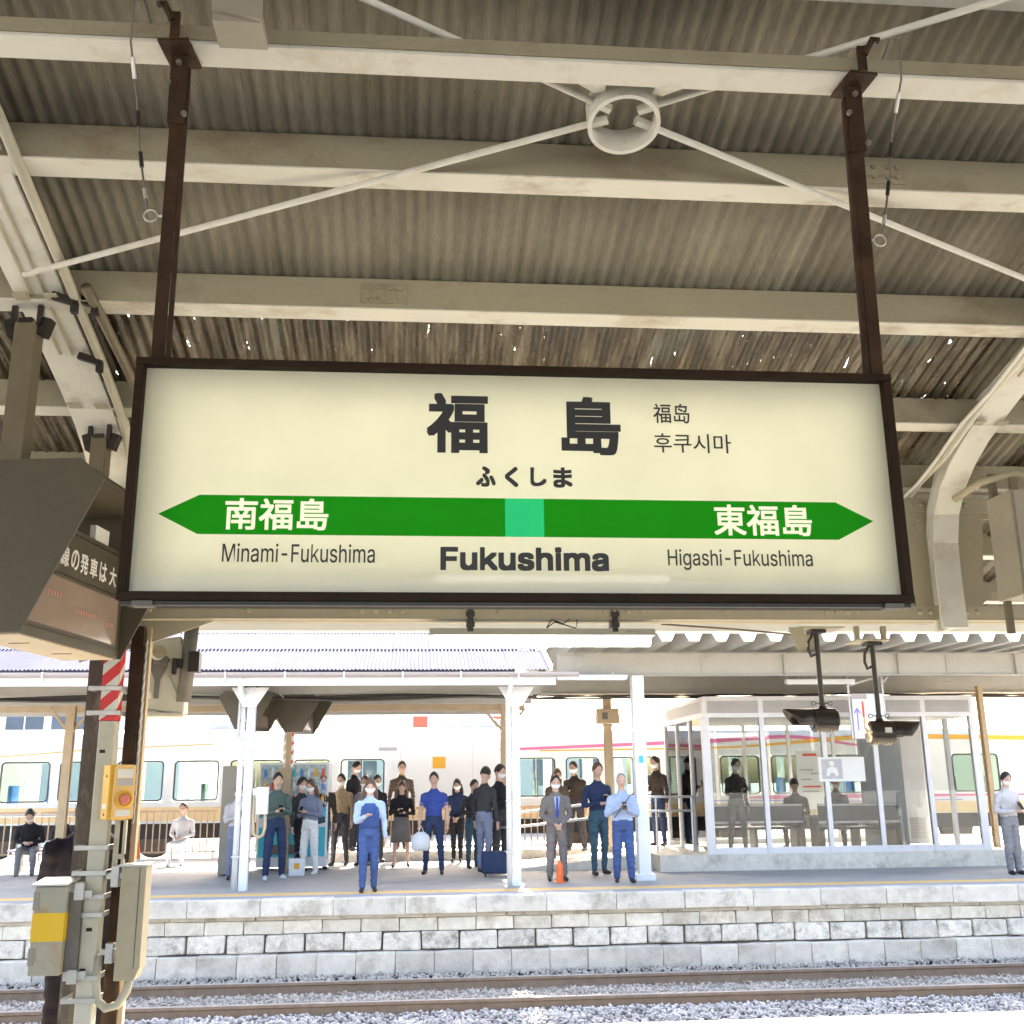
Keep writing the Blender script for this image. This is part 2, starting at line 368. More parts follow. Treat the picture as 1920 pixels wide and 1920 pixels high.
def lettering(s, x0, x1, z0, z1, y, material, parent, name="lettering", bold=0.0, xf=None):
    """one line of printed characters; heavier weights are built from slightly shifted strokes"""
    co, faces = text_mesh(s); V = []; Fc = []
    x0 += bold; x1 -= bold; z0 += bold; z1 -= bold
    shifts = [(0, 0)] + ([(bold*i, bold*j) for i in (-1, 0, 1) for j in (-1, 0, 1) if i or j] if bold > 0 else [])
    for k, (dx, dz) in enumerate(shifts):
        P = np.zeros_like(co); P[:, 0] = x0+(x1-x0)*co[:, 0]+dx; P[:, 2] = z0+(z1-z0)*co[:, 1]+dz; P[:, 1] = y-.0001*k
        if xf: P = np.array([xf(*p) for p in P])
        base = len(V); V += [tuple(p) for p in P]; Fc += [tuple(i+base for i in f) for f in faces]
    me = bpy.data.meshes.new(name); me.from_pydata(V, [], Fc); me.materials.append(MATS[material]); me.update()
    return link(name, me, parent)


# ================================================================== NEAR PLATFORM (floor) AND GROUND
g = MB(); g.add([(-400,-200,-1.2),(400,-200,-1.2),(400,900,-1.2),(-400,900,-1.2)], [(0,1,2,3)]); struct(g.obj("ground", "far_ground"))
g = MB(); g.box(-14, 16, -9, 7.7, -1.19, 0); struct(g.obj("platform_near", "asphalt"))
g = MB(); g.add([(-14,6.55,.004),(16,6.55,.004),(16,6.85,.004),(-14,6.85,.004)], [(0,1,2,3)]); g.obj("tactile_strip", "tactile", bpy.data.objects["platform_near"])
g = MB(); g.box(-40, 45, 7.72, 16.55, -1.19, -1.10); struct(g.obj("track_bed", "ballast_ground"))

# ================================================================== NEAR CANOPY
SL = 0.27; ANG = -math.atan(SL)
def zp(y): return 5.10 - SL*y            # underside of the purlins
canopy = thing("platform_canopy", "old beige steel platform canopy with corrugated cement roof above the station sign", "canopy")
WAVE = 0.0635
def sheet_mesh(name, length, waves, amp, thick, material, per=8):
    n = int(round(waves*per)); v = []; f = []
    for layer, dz in ((0, 0.0), (1, thick)):
        for j in (0, 1):
            for i in range(n+1):
                u = i/per*WAVE; v.append((u, j*length, amp*math.cos(2*math.pi*u/WAVE)+dz))
    W = n+1
    for i in range(n):
        f.append((i, W+i, W+i+1, i+1)); f.append((2*W+i, 2*W+i+1, 3*W+i+1, 3*W+i))
    nf = len(f); v = v + v; O = 4*W                # end faces get corners of their own so that the waves shade evenly
    for i in range(n): f.append((O+i, O+i+1, O+2*W+i+1, O+2*W+i)); f.append((O+W+i, O+3*W+i, O+3*W+i+1, O+W+i+1))
    f.append((O, O+2*W, O+3*W, O+W)); f.append((O+n, O+W+n, O+3*W+n, O+2*W+n))
    me = bpy.data.meshes.new(name); me.from_pydata(v, [], f); me.materials.append(MATS[material])
    me.polygons.foreach_set("use_smooth", [i < nf for i in range(len(f))]); me.update(); return me
rows = [(0.75, 2.55, "roof_cement", 0.000), (3.12, 1.80, "roof_cement", 0.012), (4.80, 1.72, "roof_grimy", 0.024), (6.38, 2.26, "roof_grimy", 0.036)]
for (ys, ln, mt_, drop) in rows:
    me = sheet_mesh("roof_sheet", ln, 10.45, .0075, .006, mt_)
    me2 = sheet_mesh("roof_sheet", ln, 10.45, .0075, .006, "roof_cement") if mt_ == "roof_grimy" else me
    for i in range(-12, 16):
        x = i*0.635 - 0.12
        zz = 5.10 + .135 - SL*ys - drop + .012
        use = me2 if (mt_ == "roof_grimy" and i in (5, 8)) else me
        link("roof_sheet", use, canopy, loc=(x, ys, zz), rot=(ANG, R(0.62), random.uniform(-.0015, .0015)))
b = MB(); b.prismX([(.82,5.07),(.82,5.095),(-3.0,3.45),(-3.0,3.42)], -8.2, 10.2); b.obj("rear_roof_slope", "roof_cement", canopy)  # unseen rear slope, added to cut the light coming from behind
# purlins (web facing us, paler strip along the underside)
for yf in (1.20, 2.10, 3.03, 3.95, 4.775, 5.615, 6.31, 7.20, 7.95):
    zb = zp(yf); b = MB()
    b.prismX([(yf-.13, zb), (yf, zb), (yf, zb+.128), (yf-.022, zb+.128), (yf-.022, zb+.022), (yf-.112, zb+.022), (yf-.112, zb+.152), (yf-.13, zb+.152)], -8.2, 10.2)
    o = b.obj("purlin", "purlin_paint", canopy, bevel=.003)
    b = MB(); b.box(-8.2, 10.2, yf-.132, yf+.002, zb-.009, zb-.0005); b.obj("bottom_flange", "flange_pale", o, bevel=.002)
pb_ = MB(); pb_.lathe([(.0005,-.010),(.011,-.010),(.011,0)], (0, 0, 0), 'Y', 6); pbm = pb_.mesh("bolt", "purlin_paint")
for yf, xs in ((3.95, (-2.9, 1.93)), (4.775, (-.2, 4.2)), (5.615, (2.2,)), (6.31, (2.75,))):
    for x in xs:
        zb = zp(yf); b = MB(); b.box(x-.11, x+.11, yf-.1365, yf-.1305, zb+.022, zb+.125); o = b.obj("splice_plate", "purlin_paint", canopy, bevel=.002)
        for dx in (-.075, -.03, .03, .075):
            for dz in (.050, .098): link("bolt", pbm, o, loc=(x+dx, yf-.1366, zb+dz))
for yf in (3.03, 3.95, 4.775, 5.615):
    for xr_ in (-1.80, 3.25):
        zb = zp(yf)
        for sg in (-1, 1): b = MB(); b.prismX([(yf-.20,zb-.012),(yf-.131,zb-.012),(yf-.131,zb+.09),(yf-.137,zb+.09),(yf-.145,zb-.004),(yf-.20,zb-.004)], xr_+sg*.07-.03, xr_+sg*.07+.03); b.obj("purlin_cleat", "beige_paint", canopy)
# curved rafters bent from old rails
RP = [(-.062,0),(.062,0),(.062,.012),(.012,.026),(.010,.105),(.034,.115),(.034,.145),(.026,.152),(-.026,.152),(-.034,.145),(-.034,.115),(-.010,.105),(-.012,.026),(-.062,.012)]
apath = [(6.11,2.50),(6.12,2.80),(6.11,3.03),(6.06,3.20),(5.95,3.34),(5.80,3.45),(5.62,3.54),(5.35,3.64),(5.07,3.727),(4.5,3.882),(3.5,4.152),(2.2,4.503),(1.0,4.827)]
for k, x in enumerate((-6.85, -1.80, 3.25, 8.30)):
    b = MB(); b.sweepYZ([(a*(1.85 if k == 1 else 1.3), -h*(1.6 if k == 1 else 1.2)) for a, h in RP], [(y, z-.012) for y, z in apath], x)
    o = b.obj("curved_rafter", "white_paint", canopy)
    for s_ in (-1, 1):       # cover plates that double the bend
        b = MB(); b.sweepYZ([(0, 0), (0.010, 0), (0.010, -.145), (0, -.145)], [(y, z-.022) for y, z in apath[8:]], x + s_*.030 - .005); b.obj("side_plate", "beige_paint", o)
# longitudinal girder
gird = MB(); gird.box(-8.2, 10.2, 6.245, 6.257, 2.565, 2.645); gird.box(-8.2, 10.2, 6.245, 6.325, 2.553, 2.565); gird.box(-8.2, 10.2, 6.345, 6.425, 2.553, 2.565); gird.box(-8.2, 10.2, 6.413, 6.425, 2.565, 2.645)
gird.box(-8.2, 10.2, 6.245, 6.257, 3.25, 3.335); gird.box(-8.2, 10.2, 6.245, 6.325, 3.335, 3.347); gird.box(-8.2, 10.2, 6.345, 6.425, 3.335, 3.347); gird.box(-8.2, 10.2, 6.413, 6.425, 3.25, 3.335)
girder = gird.obj("girder", "beige_paint", canopy, bevel=.002)
for k in range(-6, 8):
    xa = -1.80 + k*1.263; b = MB()
    if k % 2 == 0: b.bar((xa+.12, 6.285, 2.60), (xa+1.14, 6.285, 3.29), .014, .075)
    else: b.bar((xa+.12, 6.285, 3.29), (xa+1.14, 6.285, 2.60), .014, .075)
    b.obj("lattice_bar", "beige_paint", girder)
for x in (-6.85, -1.80, 3.25, 8.30):
    b = MB(); b.prismY([(x-.15,2.56),(x+.27,2.56),(x+.36,3.34),(x-.23,3.34)], 6.262, 6.276); b.obj("gusset_plate", "beige_paint", girder)
for x in (-.53, .73, 1.99):
    b = MB(); b.prismY([(x-.22,2.575),(x+.22,2.575),(x+.14,2.72),(x-.14,2.72)], 6.264, 6.276); b.obj("gusset_plate", "beige_paint", girder)
rv = MB(); rv.lathe([(.0005,-.012),(.011,-.010),(.017,-.004),(.019,0)], (0, 0, 0), 'Y', 10); rvm = rv.mesh("rivet", "beige_paint", True)
rx = [-1.66,-1.60,-1.02,-.36,-.28,-.20,-.12,.46,1.08,1.165,1.25,1.335,1.86,2.50,2.565,2.635,2.70,3.10,3.17,3.40,3.47]
for x in rx: link("rivet", rvm, girder, loc=(x, 6.2445, 2.604))
for (x, z) in ((3.12,3.30),(3.19,3.30),(3.26,3.30),(3.16,3.20),(3.12,3.15),(3.08,3.10),(3.42,3.30),(3.48,3.30)): link("rivet", rvm, girder, loc=(x, 6.2445 if z > 3.25 else 6.2605, z))
# eave gutter
b = MB(); b.prismX([(8.50,2.80),(8.63,2.80),(8.63,2.95),(8.622,2.95),(8.622,2.808),(8.508,2.808),(8.508,2.95),(8.50,2.95)], -8.2, 10.2); b.obj("eave_gutter", "white_fascia", canopy)
# X bracing: ring and tie rods just under the purlins
rc = Vector((.75, 3.475, 5.03-SL*3.475)); rot = Matrix.Rotation(ANG, 3, 'X'); b = MB()
ring = MB(); ring.lathe([(.140,-.060),(.140,.060),(.124,.060),(.124,-.060)], (0,0,0), 'Z', 40)
ring.f = [q for q in ring.f if len(q) == 4] + [((3)*40+k, (3)*40+(k+1) % 40, (k+1) % 40, k) for k in range(40)]
ro = ring.obj("brace_ring", "white_paint", canopy, smooth=False); ro.location = rc; ro.rotation_euler = (ANG, 0, 0)
for (dx, dy) in ((-2.55,-1.10),(2.5,-1.08),(-2.55,.97),(2.5,.97)):
    d = Vector((dx, dy, -SL*dy)); dn = d.normalized()
    b = MB(); b.tube([rc+dn*.085, rc+d], .0135, 10); rod = b.obj("tie_rod", "white_paint", canopy, smooth=False)
    b = MB(); b.tube([rc+dn*.06, rc+dn*.125], .021, 6); b.obj("turnbuckle_nut", "white_paint", rod)
for s_ in (-1, 1):
    b = MB(); b.prismZ([(.75+s_*.10,3.25),(.75+s_*.27,3.25),(.75+s_*.20,3.31),(.75+s_*.13,3.36),(.75+s_*.09,3.35)], 4.098, 4.106); b.obj("ring_plate", "white_paint", canopy)
# beam that carries the sign
b = MB(); b.prismX([(3.130,4.05),(3.25,4.05),(3.25,4.11),(3.24,4.11),(3.24,4.06),(3.14,4.06),(3.14,4.108),(3.130,4.108)], -7.0, 8.4)
b.obj("sign_beam", "white_paint", canopy, bevel=.003)
b = MB(); b.box(-7.0, 8.4, 3.120, 3.1295, 4.062, 4.115); b.obj("sign_beam_edge", "purlin_paint", canopy, bevel=.002)
# conduits that follow the rafters
def follow(path, dx, dn_, x): return [(x+dx, y-dn_*.3, z-dn_) for (y, z) in path]
right_c = [(3.10,6.20,3.345),(3.12,6.06,3.40),(3.13,5.80,3.475),(3.135,5.45,3.585),(3.14,5.15,3.67),(3.14,4.6,3.82),(3.14,3.2,4.195)]
for k, off in enumerate((0, .035, .065)):
    b = MB(); b.tube([(p[0]-off*.9-.012*math.sin(i*2.1+k), p[1]-.01*k, p[2]-.012*k) for i, p in enumerate(right_c)], .017-.003*k, 8); b.obj("conduit", "white_paint" if k != 1 else "conduit_grey", canopy, smooth=True)
b = MB(); b.tube([(-1.66,6.14,2.6),(-1.655,6.09,3.05),(-1.65,5.93,3.30),(-1.64,5.6,3.53),(-1.63,5.1,3.68),(-1.63,4.5,3.845),(-1.63,3.2,4.195)], .024, 10); b.obj("conduit", "conduit_grey", canopy, smooth=True)
b = MB(); b.tube([(-1.40,6.9,3.19),(-1.46,6.3,3.345),(-1.50,5.55,3.555)], .020, 8); b.tube([(-1.50,5.56,3.552),(-1.52,5.1,3.68),(-1.56,4.55,3.83)], .026, 8); b.obj("conduit", "olive_post", canopy, smooth=True)
for (x, y, z) in ((-1.68,4.62,3.80),(-1.68,5.05,3.68),(-1.60,4.66,3.81),(-1.50,5.58,3.55)):
    b = MB(); b.cbox((x, y, z), (.11, .03, .035), Matrix.Rotation(.3, 3, 'Y')); b.cbox((x+.05, y+.01, z-.03), (.03, .03, .07)); b.obj("pipe_clamp", "black_steel", canopy)
# column of paired old rails under the left rafter
for (xo, yo) in ((-1.845, 6.30), (-1.640, 6.26)):
    b = MB(); b.prismZ([(xo+a*(1.05 if xo < -1.7 else .55), yo+h*.9-.06) for a, h in RP], 0, 2.56 if xo < -1.7 else 2.50); b.obj("column", "rust_column" if xo < -1.7 else "brown_steel", canopy)
b = MB(); b.box(-1.598, -1.575, 6.24, 6.29, 0, 2.5); b.obj("column_strip", "column_tan", canopy)
b = MB(); b.prismY([(-1.98,2.545),(-1.22,2.545),(-1.62,2.40),(-1.98,2.30)], 6.27, 6.285); b.obj("gusset_plate", "beige_paint", canopy)
# spare sheet lying on the beam beside the hanger
b = MB(); b.prismY([(-.70,4.03),(-.54,4.00),(-.545,4.20),(-.66,4.21),(-.70,4.19)], 2.93, 2.95); b.box(-.70, -.54, 2.95, 3.08, 4.00, 4.03); b.obj("cover_plate", "grey_cabinet", canopy)

# ================================================================== STATION SIGN
sign = thing("station_sign", "large illuminated station name sign hanging under the canopy, green arrow band, dark brown frame", "station sign", (0.33, 3.25, 2.14))
def S(o): o.parent = sign; o.matrix_parent_inverse = Matrix.Translation((-0.33, -3.25, -2.14)); return o
X0, X1, Z0, Z1 = -.897, 1.556, 2.174, 2.912
BZ0, BZ1, BZM = 2.3615, 2.4890, 2.4255
b = MB(); yp = 3.25
for q in ([(X0,Z0),(X1,Z0),(X1,BZ0),(X0,BZ0)], [(X0,BZ1),(X1,BZ1),(X1,Z1),(X0,Z1)], [(X0,BZ0),(-.704,BZ0),(-.828,BZM),(-.704,BZ1),(X0,BZ1)], [(X1,BZ0),(X1,BZ1),(1.363,BZ1),(1.487,BZM),(1.363,BZ0)]):
    b.add([(x_, yp, z_) for x_, z_ in q], [tuple(range(len(q)))])
S(b.obj("face_panel", "acrylic"))
b = MB(); b.add([(X0,3.365,Z0),(X1,3.365,Z0),(X1,3.365,Z1),(X0,3.365,Z1)], [(3,2,1,0)]); S(b.obj("rear_panel", "acrylic"))
for nm, (a0, a1, c0, c1) in dict(frame_top=(X0-.028, X1+.028, Z1, Z1+.024), frame_bottom=(X0-.028, X1+.028, Z0-.027, Z0)).items():
    b = MB(); b.box(a0, a1, 3.212, 3.378, c0, c1); S(b.obj("frame_bar", "sign_frame", bevel=.003))
for (a0, a1) in ((X0-.028, X0), (X1, X1+.028)):
    b = MB(); b.box(a0, a1, 3.215, 3.375, Z0+.0005, Z1-.0005); S(b.obj("frame_bar", "sign_frame", bevel=.003))
b = MB(); b.box(X0-.02, X1+.02, 3.23, 3.245, Z0-.040, Z0-.0275); S(b.obj("drip_strip", "black_steel"))
for x in (X0+.02, X1-.07): b = MB(); b.box(x, x+.06, 3.215, 3.26, Z0-.045, Z0-.029); S(b.obj("hinge", "dark_grey_steel"))
# tubes inside the box
for zl, pw, lw, lh in ((2.543, 3.0, 2.34, .64), (2.58, 4.4, 1.85, .34), (2.38, .9, 1.7, .12)):
    ld = bpy.data.lights.new("sign_tube", 'AREA'); ld.shape = 'RECTANGLE'; ld.size = lw; ld.size_y = lh; ld.energy = pw; ld.color = (1.0, .975, .84)
    lo = bpy.data.objects.new("sign_tube", ld); COL.objects.link(lo); lo.location = (.33, 3.355, zl); lo.rotation_euler = (R(90), 0, 0); S(lo)
# green direction band
for q, mt_, nm in (([(-.828,BZM),(-.704,BZ0),(.262,BZ0),(.262,BZ1),(-.704,BZ1)], "acrylic_green", "arrow_band"), ([(.388,BZ0),(1.363,BZ0),(1.487,BZM),(1.363,BZ1),(.388,BZ1)], "acrylic_green", "arrow_band"), ([(.262,BZ0),(.388,BZ0),(.388,BZ1),(.262,BZ1)], "acrylic_mint", "current_station_square")):
    b = MB(); b.add([(x_, 3.25, z_) for x_, z_ in q], [tuple(range(len(q)))]); S(b.obj(nm, mt_))
yl = 3.2465
for (s_, a0, a1, c0, c1, mt_, bo) in [("福", .007,.208,2.639,2.846,"ink",.0062), ("島", .450,.649,2.639,2.842,"ink",.0062), ("ふ", .168,.232,2.526,2.595,"ink",.0028), ("く", .262,.306,2.526,2.595,"ink",.0028), ("し", .345,.398,2.530,2.594,"ink",.0028), ("ま", .420,.483,2.526,2.595,"ink",.0028),
        ("福岛", .761,.884,2.755,2.824,"ink",.0005), ("후쿠시마", .759,1.020,2.652,2.719,"ink",.0003), ("南福島", -.622,-.300,2.376,2.479,"acrylic_letter",.0019),
        ("東福島", .946,1.275,2.372,2.477,"acrylic_letter",.0019), ("Minami-Fukushima", -.623,-.151,2.272,2.332,"ink",.0004), ("Fukushima", .055,.594,2.250,2.328,"ink",.0040), ("Higashi-Fukushima", .787,1.267,2.256,2.325,"ink",.0004)]:
    S(lettering(s_, a0, a1, c0, c1, yl, mt_, None, bold=bo))
# hanger posts, plates, bolts, safety wires
for k, x in enumerate((-.872, 1.560)):
    sg = -1 if k == 0 else 1; xt = x - sg*.02
    b = MB(); b.bar((x, 3.27, Z1+.03), (xt, 3.19, 4.03), .042, .030); b.bar((x+sg*(-.030), 3.282, Z1+.03), (xt-sg*.026, 3.202, 4.0), .016, .040); po = S(b.obj("hanger_post", "brown_steel", bevel=.002))
    b = MB(); b.bar((xt+sg*.004, 3.205, 3.78), (xt+sg*.002, 3.188, 4.06), .056, .040); S(b.obj("hanger_sleeve", "brown_steel", bevel=.002))
    b = MB(); b.cbox((xt, 3.17, 4.038), (.105, .15, .010), Matrix.Rotation(R(6*sg), 3, 'Z')); b.cbox((xt, 3.085, 4.085), (.03, .012, .10)); S(b.obj("clamp_plate", "brown_steel"))
    for (dx, dz) in ((-.03, -.10), (.03, -.22), (0, -.02)):
        b = MB(); b.lathe([(.0005,-.014),(.010,-.014),(.010,0)], (xt+dx, 3.172, 4.02+dz), 'Y', 6); S(b.obj("bolt", "dark_grey_steel"))
    b = MB(); b.tube([(xt+sg*.01,3.08,4.10),(xt+sg*.035,3.06,4.15),(xt+sg*.05,3.05,4.135)], .012, 8); S(b.obj("hook_bolt", "brown_steel"))
    # wire: up over the beam and down to an eye bolt in the post
    xe = x + sg*.055
    wp = [(xt+sg*.085,3.10,4.10),(xt+sg*.105,3.07,4.165),(xt+sg*.135,3.06,4.15),(xt+sg*.145,3.10,4.02),(xt+sg*.135,3.19,3.86),(xt+sg*.125,3.22,3.72),(xe+sg*.03,3.24,3.58),(xe+sg*.012,3.25,3.49)]
    b = MB(); b.tube(wp, .0038, 6); S(b.obj("safety_wire", "dark_grey_steel", smooth=True))
    for (i0, c) in ((3, "galvanised"), (4, "black_steel"), (5, "black_steel"), (6, "galvanised")):
        p, q = Vector(wp[i0]), Vector(wp[i0+1]); b = MB(); b.tube([p.lerp(q, .25), p.lerp(q, .62)], .0075, 8); S(b.obj("wire_sleeve", c))
    b = MB(); cx, cz = xe, 3.462
    b.tube([(cx+.022*math.cos(t*math.pi/8), 3.25, cz+.022*math.sin(t*math.pi/8)) for t in range(17)], .0038, 6, caps=False); b.tube([(xe-sg*.022,3.25,cz),(x-sg*.03,3.25,cz)], .005, 6); S(b.obj("eye_bolt", "galvanised", smooth=True))

# ================================================================== NEAR EQUIPMENT
def obj_local(mb, name, mats, parent, **k): return mb.obj(name, mats, parent, **k)
# --- departure board: box hung across the platform, hood and side shields, letters on its face
bx, by, bz = -1.90, 4.71, 2.255; BL = 1.05
def make_board(label, loc, rz, letters=True):
    t = thing("departure_board", label, "display board", loc, rz)
    b = MB(); b.box(-.150, .150, .004, BL-.004, 0.0, .565); b.obj("housing", "board_brown", t, bevel=.004)
    cap = [(-.163,0),(.163,0),(.48,.685),(.36,.785),(-.36,.785),(-.48,.685)]
    for y0 in (-.006, BL-.002):
        b = MB(); b.prismY(cap, y0, y0+.008); b.obj("side_shield", "board_brown", t)
    b = MB()
    for s_ in (-1, 1):
        b.prism([(s_*.47,.690),(s_*.36,.777),(s_*.36,.770),(s_*.47,.683)], lambda a, c: (a, .003, c), lambda a, c: (a, BL-.003, c))
    b.box(-.36, .36, .003, BL-.003, .770, .777); b.obj("hood", "board_brown", t)
    b = MB(); b.box(-.135, .135, .03, BL-.03, -.006, -.0005); o = b.obj("bottom_cover", "pale_bottom", t)
    for y in (.30, .72): b = MB(); b.box(-.05, .05, y, y+.012, -.0085, -.0065); b.obj("vent_slot", "board_brown", o)
    b = MB(); b.box(.1502, .153, .05, BL-.06, .065, .305); d = b.obj("display_window", "display_glass", t)
    b = MB(); b.box(.1503, .1545, .012, BL-.012, .042, .046); b.box(.1503, .1545, .012, BL-.012, .322, .326); b.box(.1503, .1545, .012, BL-.012, .535, .539); b.obj("face_joint", "black_steel", t)
    if letters:
        for (y, z, l) in ((.22, .22, .16), (.50, .175, .26), (.86, .16, .10)):
            b = MB()
            for q in range(int(l/.03)): b.box(.1532, .1540, y+q*.03, y+q*.03+.02, z-.012, z+.012)
            b.obj("led_text", "led_orange", d)
        yy = [.315, .42, .52, .625, .735, .855]
        for ch, y in zip("線の発車は大", yy):
            lettering(ch, y, y+.082, .365, .465, 0, "letter_white", t, bold=.002, xf=lambda a, q, c: (.1525-q, a, c))
    b = MB(); b.box(.10, .13, .70, .86, .57, .65); b.obj("bracket_tab", "paper", t)
    return t
brd = make_board("brown hooded departure board with white characters on its face, left of the station sign", (bx, by, bz), -math.atan2(.143, 1.04))
for (px_, py_, zt, wd) in ((-1.865, 4.74, 3.72, .105), (-1.775, 5.66, 3.46, .085)):
    b = MB(); l = brd.matrix_basis.inverted() @ Vector((px_, py_, 0)); b.box(l.x-wd/2, l.x+wd/2, l.y-.04, l.y+.04, .785, zt-bz); h = b.obj("hanger_post", "olive_post", brd, bevel=.003)
    b = MB()
    for s_ in (-1, 1): b.cbox((l.x+s_*(wd/2+.025), l.y, zt-bz-.02), (.05, .05, .09), Matrix.Rotation(s_*.3, 3, 'Y')); b.cbox((l.x+s_*(wd/2+.01), l.y-.03, zt-bz+.05), (.022, .022, .13))
    b.cbox((l.x, l.y-.03, zt-bz+.005), (wd*.6, .03, .025)); b.obj("clamp", "black_steel", h)
for (u, v) in ((-.10, .50), (-.17, .50), (-.14, .32), (-.20, .14)):
    b = MB(); b.lathe([(.0005,-.009),(.008,-.008),(.010,-.0062)], (u, 0, v), 'Y', 10); b.obj("screw", "black_steel", brd)

# --- tall grey post strapped to the column, with red and white hazard tape
post = thing("equipment_post", "pale grey steel post with red and white hazard tape strapped to the rusty column", "post", (-1.735, 6.12, 0))
b = MB(); b.box(-.045, .045, -.045, .045, 0, 1.955); b.obj("post_tube", "pole_grey", post, bevel=.006)
tp = MB(); tp.box(-.046, .046, -.046, .046, 1.956, 2.44); ot = tp.obj("hazard_tape", "red", post)
for k in range(4):
    z = 1.935 + k*.135; b = MB()
    zl = max(z, 1.957)
    b.add([(-.0465,-.0472,max(z,1.957)),(.0465,-.0472,min(z+.085,2.439)),(.0465,-.0472,min(z+.145,2.439)),(-.0465,-.0472,min(z+.06,2.439))], [(0,1,2,3)])
    b.add([(.0472,-.0465,min(z+.085,2.439)),(.0472,.0465,min(z+.165,2.439)),(.0472,.0465,min(z+.225,2.4395)),(.0472,-.0465,min(z+.145,2.4395))], [(0,1,2,3)])
    b.obj("tape_stripe", "tape_white", post)
for z in (2.40, 2.12, 1.985, 1.27, 1.14, 1.02, .93, .62, .51):
    b = MB(); b.box(-.115, .062, -.058, -.049, z, z+.026); b.box(-.115, -.105, -.05, .16, z, z+.026); b.box(.052, .062, -.05, .12, z, z+.026); b.obj("strap", "galvanised", post, bevel=.002)
for (z, dx) in ((1.78, -.01), (.86, .0), (.66, -.015)):
    b = MB(); b.box(dx-.018, dx+.012, -.0465, -.0455, z, z+.018); b.obj("rust_mark", "brown_steel", post)
# coiled wire and cable ladder beside the column
b = MB(); b.tube([(.145+.003*math.sin(z*90), .10, z*.02) for z in range(70, 122)], .006, 6); b.obj("coiled_wire", "galvanised", post)
b = MB(); b.box(.075, .095, .0, .03, 1.10, 1.44); b.box(.12, .135, .0, .03, 1.10, 1.44); b.box(.075, .135, -.002, .03, 1.42, 1.44); b.box(.075, .135, -.002, .03, 1.22, 1.245); b.obj("cable_ladder", "pole_grey", post)

# --- yellow emergency stop button box
em = thing("emergency_button_box", "yellow emergency button box with round red push button on the grey post", "button box", (-1.625, 6.02, 1.40), R(32))
b = MB(); b.box(-.075, .06, -.06, .06, .03, .315); b.obj("box_body", "yellow_box", em, bevel=.006)
b = MB(); b.prismY([(-.055,.035),(.058,.035),(.058,.30),(.045,.315),(-.045,.315),(-.055,.305)], -.078, -.0605); fp = b.obj("front_plate", "yellow_face", em, bevel=.004)
b = MB(); b.lathe([(.043,0),(.045,-.010),(.036,-.014),(.034,-.006)], (.004,-.0785,.135), 'Y', 24); b.obj("button_ring", "yellow_box", em)
b = MB(); b.lathe([(.028,0),(.028,-.012),(.020,-.016),(.0005,-.017)], (.004,-.079,.135), 'Y', 20); b.obj("push_button", "pink_button", em)
b = MB(); b.box(-.040,.045,-.0795,-.0785,.245,.292); b.obj("notice_sticker", "paper", em)
b = MB(); b.box(-.040,.045,-.0795,-.0785,.205,.240); b.obj("notice_sticker", "grey_print", em)
b = MB(); b.box(-.035,.040,-.0795,-.0785,.046,.080); b.obj("notice_sticker", "paper", em)
b = MB(); b.box(-.0765,-.0755,-.045,.03,.085,.11); b.obj("side_label", "paper", em)
for z in (.055, .255): b = MB(); b.lathe([(.007,0),(.007,-.003),(.0005,-.003)], (-.0755, -.01, z), 'X', 10); b.obj("screw", "black_steel", em)

# --- electrical boxes on the post
eb = thing("electrical_box", "rust stained grey electrical box with yellow tape band, left side of the post", "electrical box", (-1.93, 6.05, .66))
b = MB(); b.box(-.075, .085, -.06, .09, 0, .435); b.obj("box_body", "rusty_box", eb, bevel=.005)
b = MB(); b.prismX([(-.085,.44),(.11,.455),(.11,.47),(-.085,.45)], -.085, .10); b.obj("rain_lid", "galvanised", eb)
b = MB(); b.box(-.0765, .0865, -.062, .05, .165, .305); b.obj("yellow_band", "yellow_tape", eb)
for z in (.05, .32): b = MB(); b.box(-.079, -.05, -.064, -.058, z, z+.085); b.obj("door_hinge", "grey_cabinet", eb)
for (z0, z1, z2, z3) in ((.37, .41, .36, .45), (-.03, .01, -.05, .02)): b = MB(); b.box(.085, .20, -.005, .02, z0, z1); b.box(.11, .16, -.02, .03, z2, z3); b.obj("mounting_bracket", "galvanised", eb, bevel=.003)
b = MB(); b.box(.088, .150, -.01, .10, .01, .40); b.obj("back_channel", "dark_grey_steel", eb)
e2 = thing("electrical_box", "tall beige junction box with hinged door and hanging conduit, right side of the post", "junction box", (-1.515, 6.10, .62))
b = MB(); b.prismY([(-.068,.0),(.035,.0),(.062,.06),(.062,.565),(-.068,.565)], -.07, .06); b.obj("box_body", "beige_paint", e2, bevel=.004)
b = MB(); b.box(-.080, .072, -.085, .07, .566, .578); b.obj("rain_lid", "galvanised", e2)
b = MB(); b.box(.028, .031, -.0715, -.0695, .06, .56); b.obj("door_seam", "black_steel", e2)
b = MB(); b.tube([(.0,-.01,.0),(-.01,-.01,-.06),(-.05,-.01,-.125),(-.11,-.01,-.14),(-.155,-.01,-.10),(-.17,-.01,-.02),(-.17,-.01,.12)], .022, 12); b.obj("conduit", "conduit_grey", e2, smooth=True)
for (z0, z1, z2, z3) in ((.50, .53, .46, .57), (.12, .15, .08, .18)): b = MB(); b.box(-.16, -.068, -.02, .01, z0, z1); b.box(-.13, -.09, -.035, .02, z2, z3); b.obj("mounting_bracket", "galvanised", e2, bevel=.003)

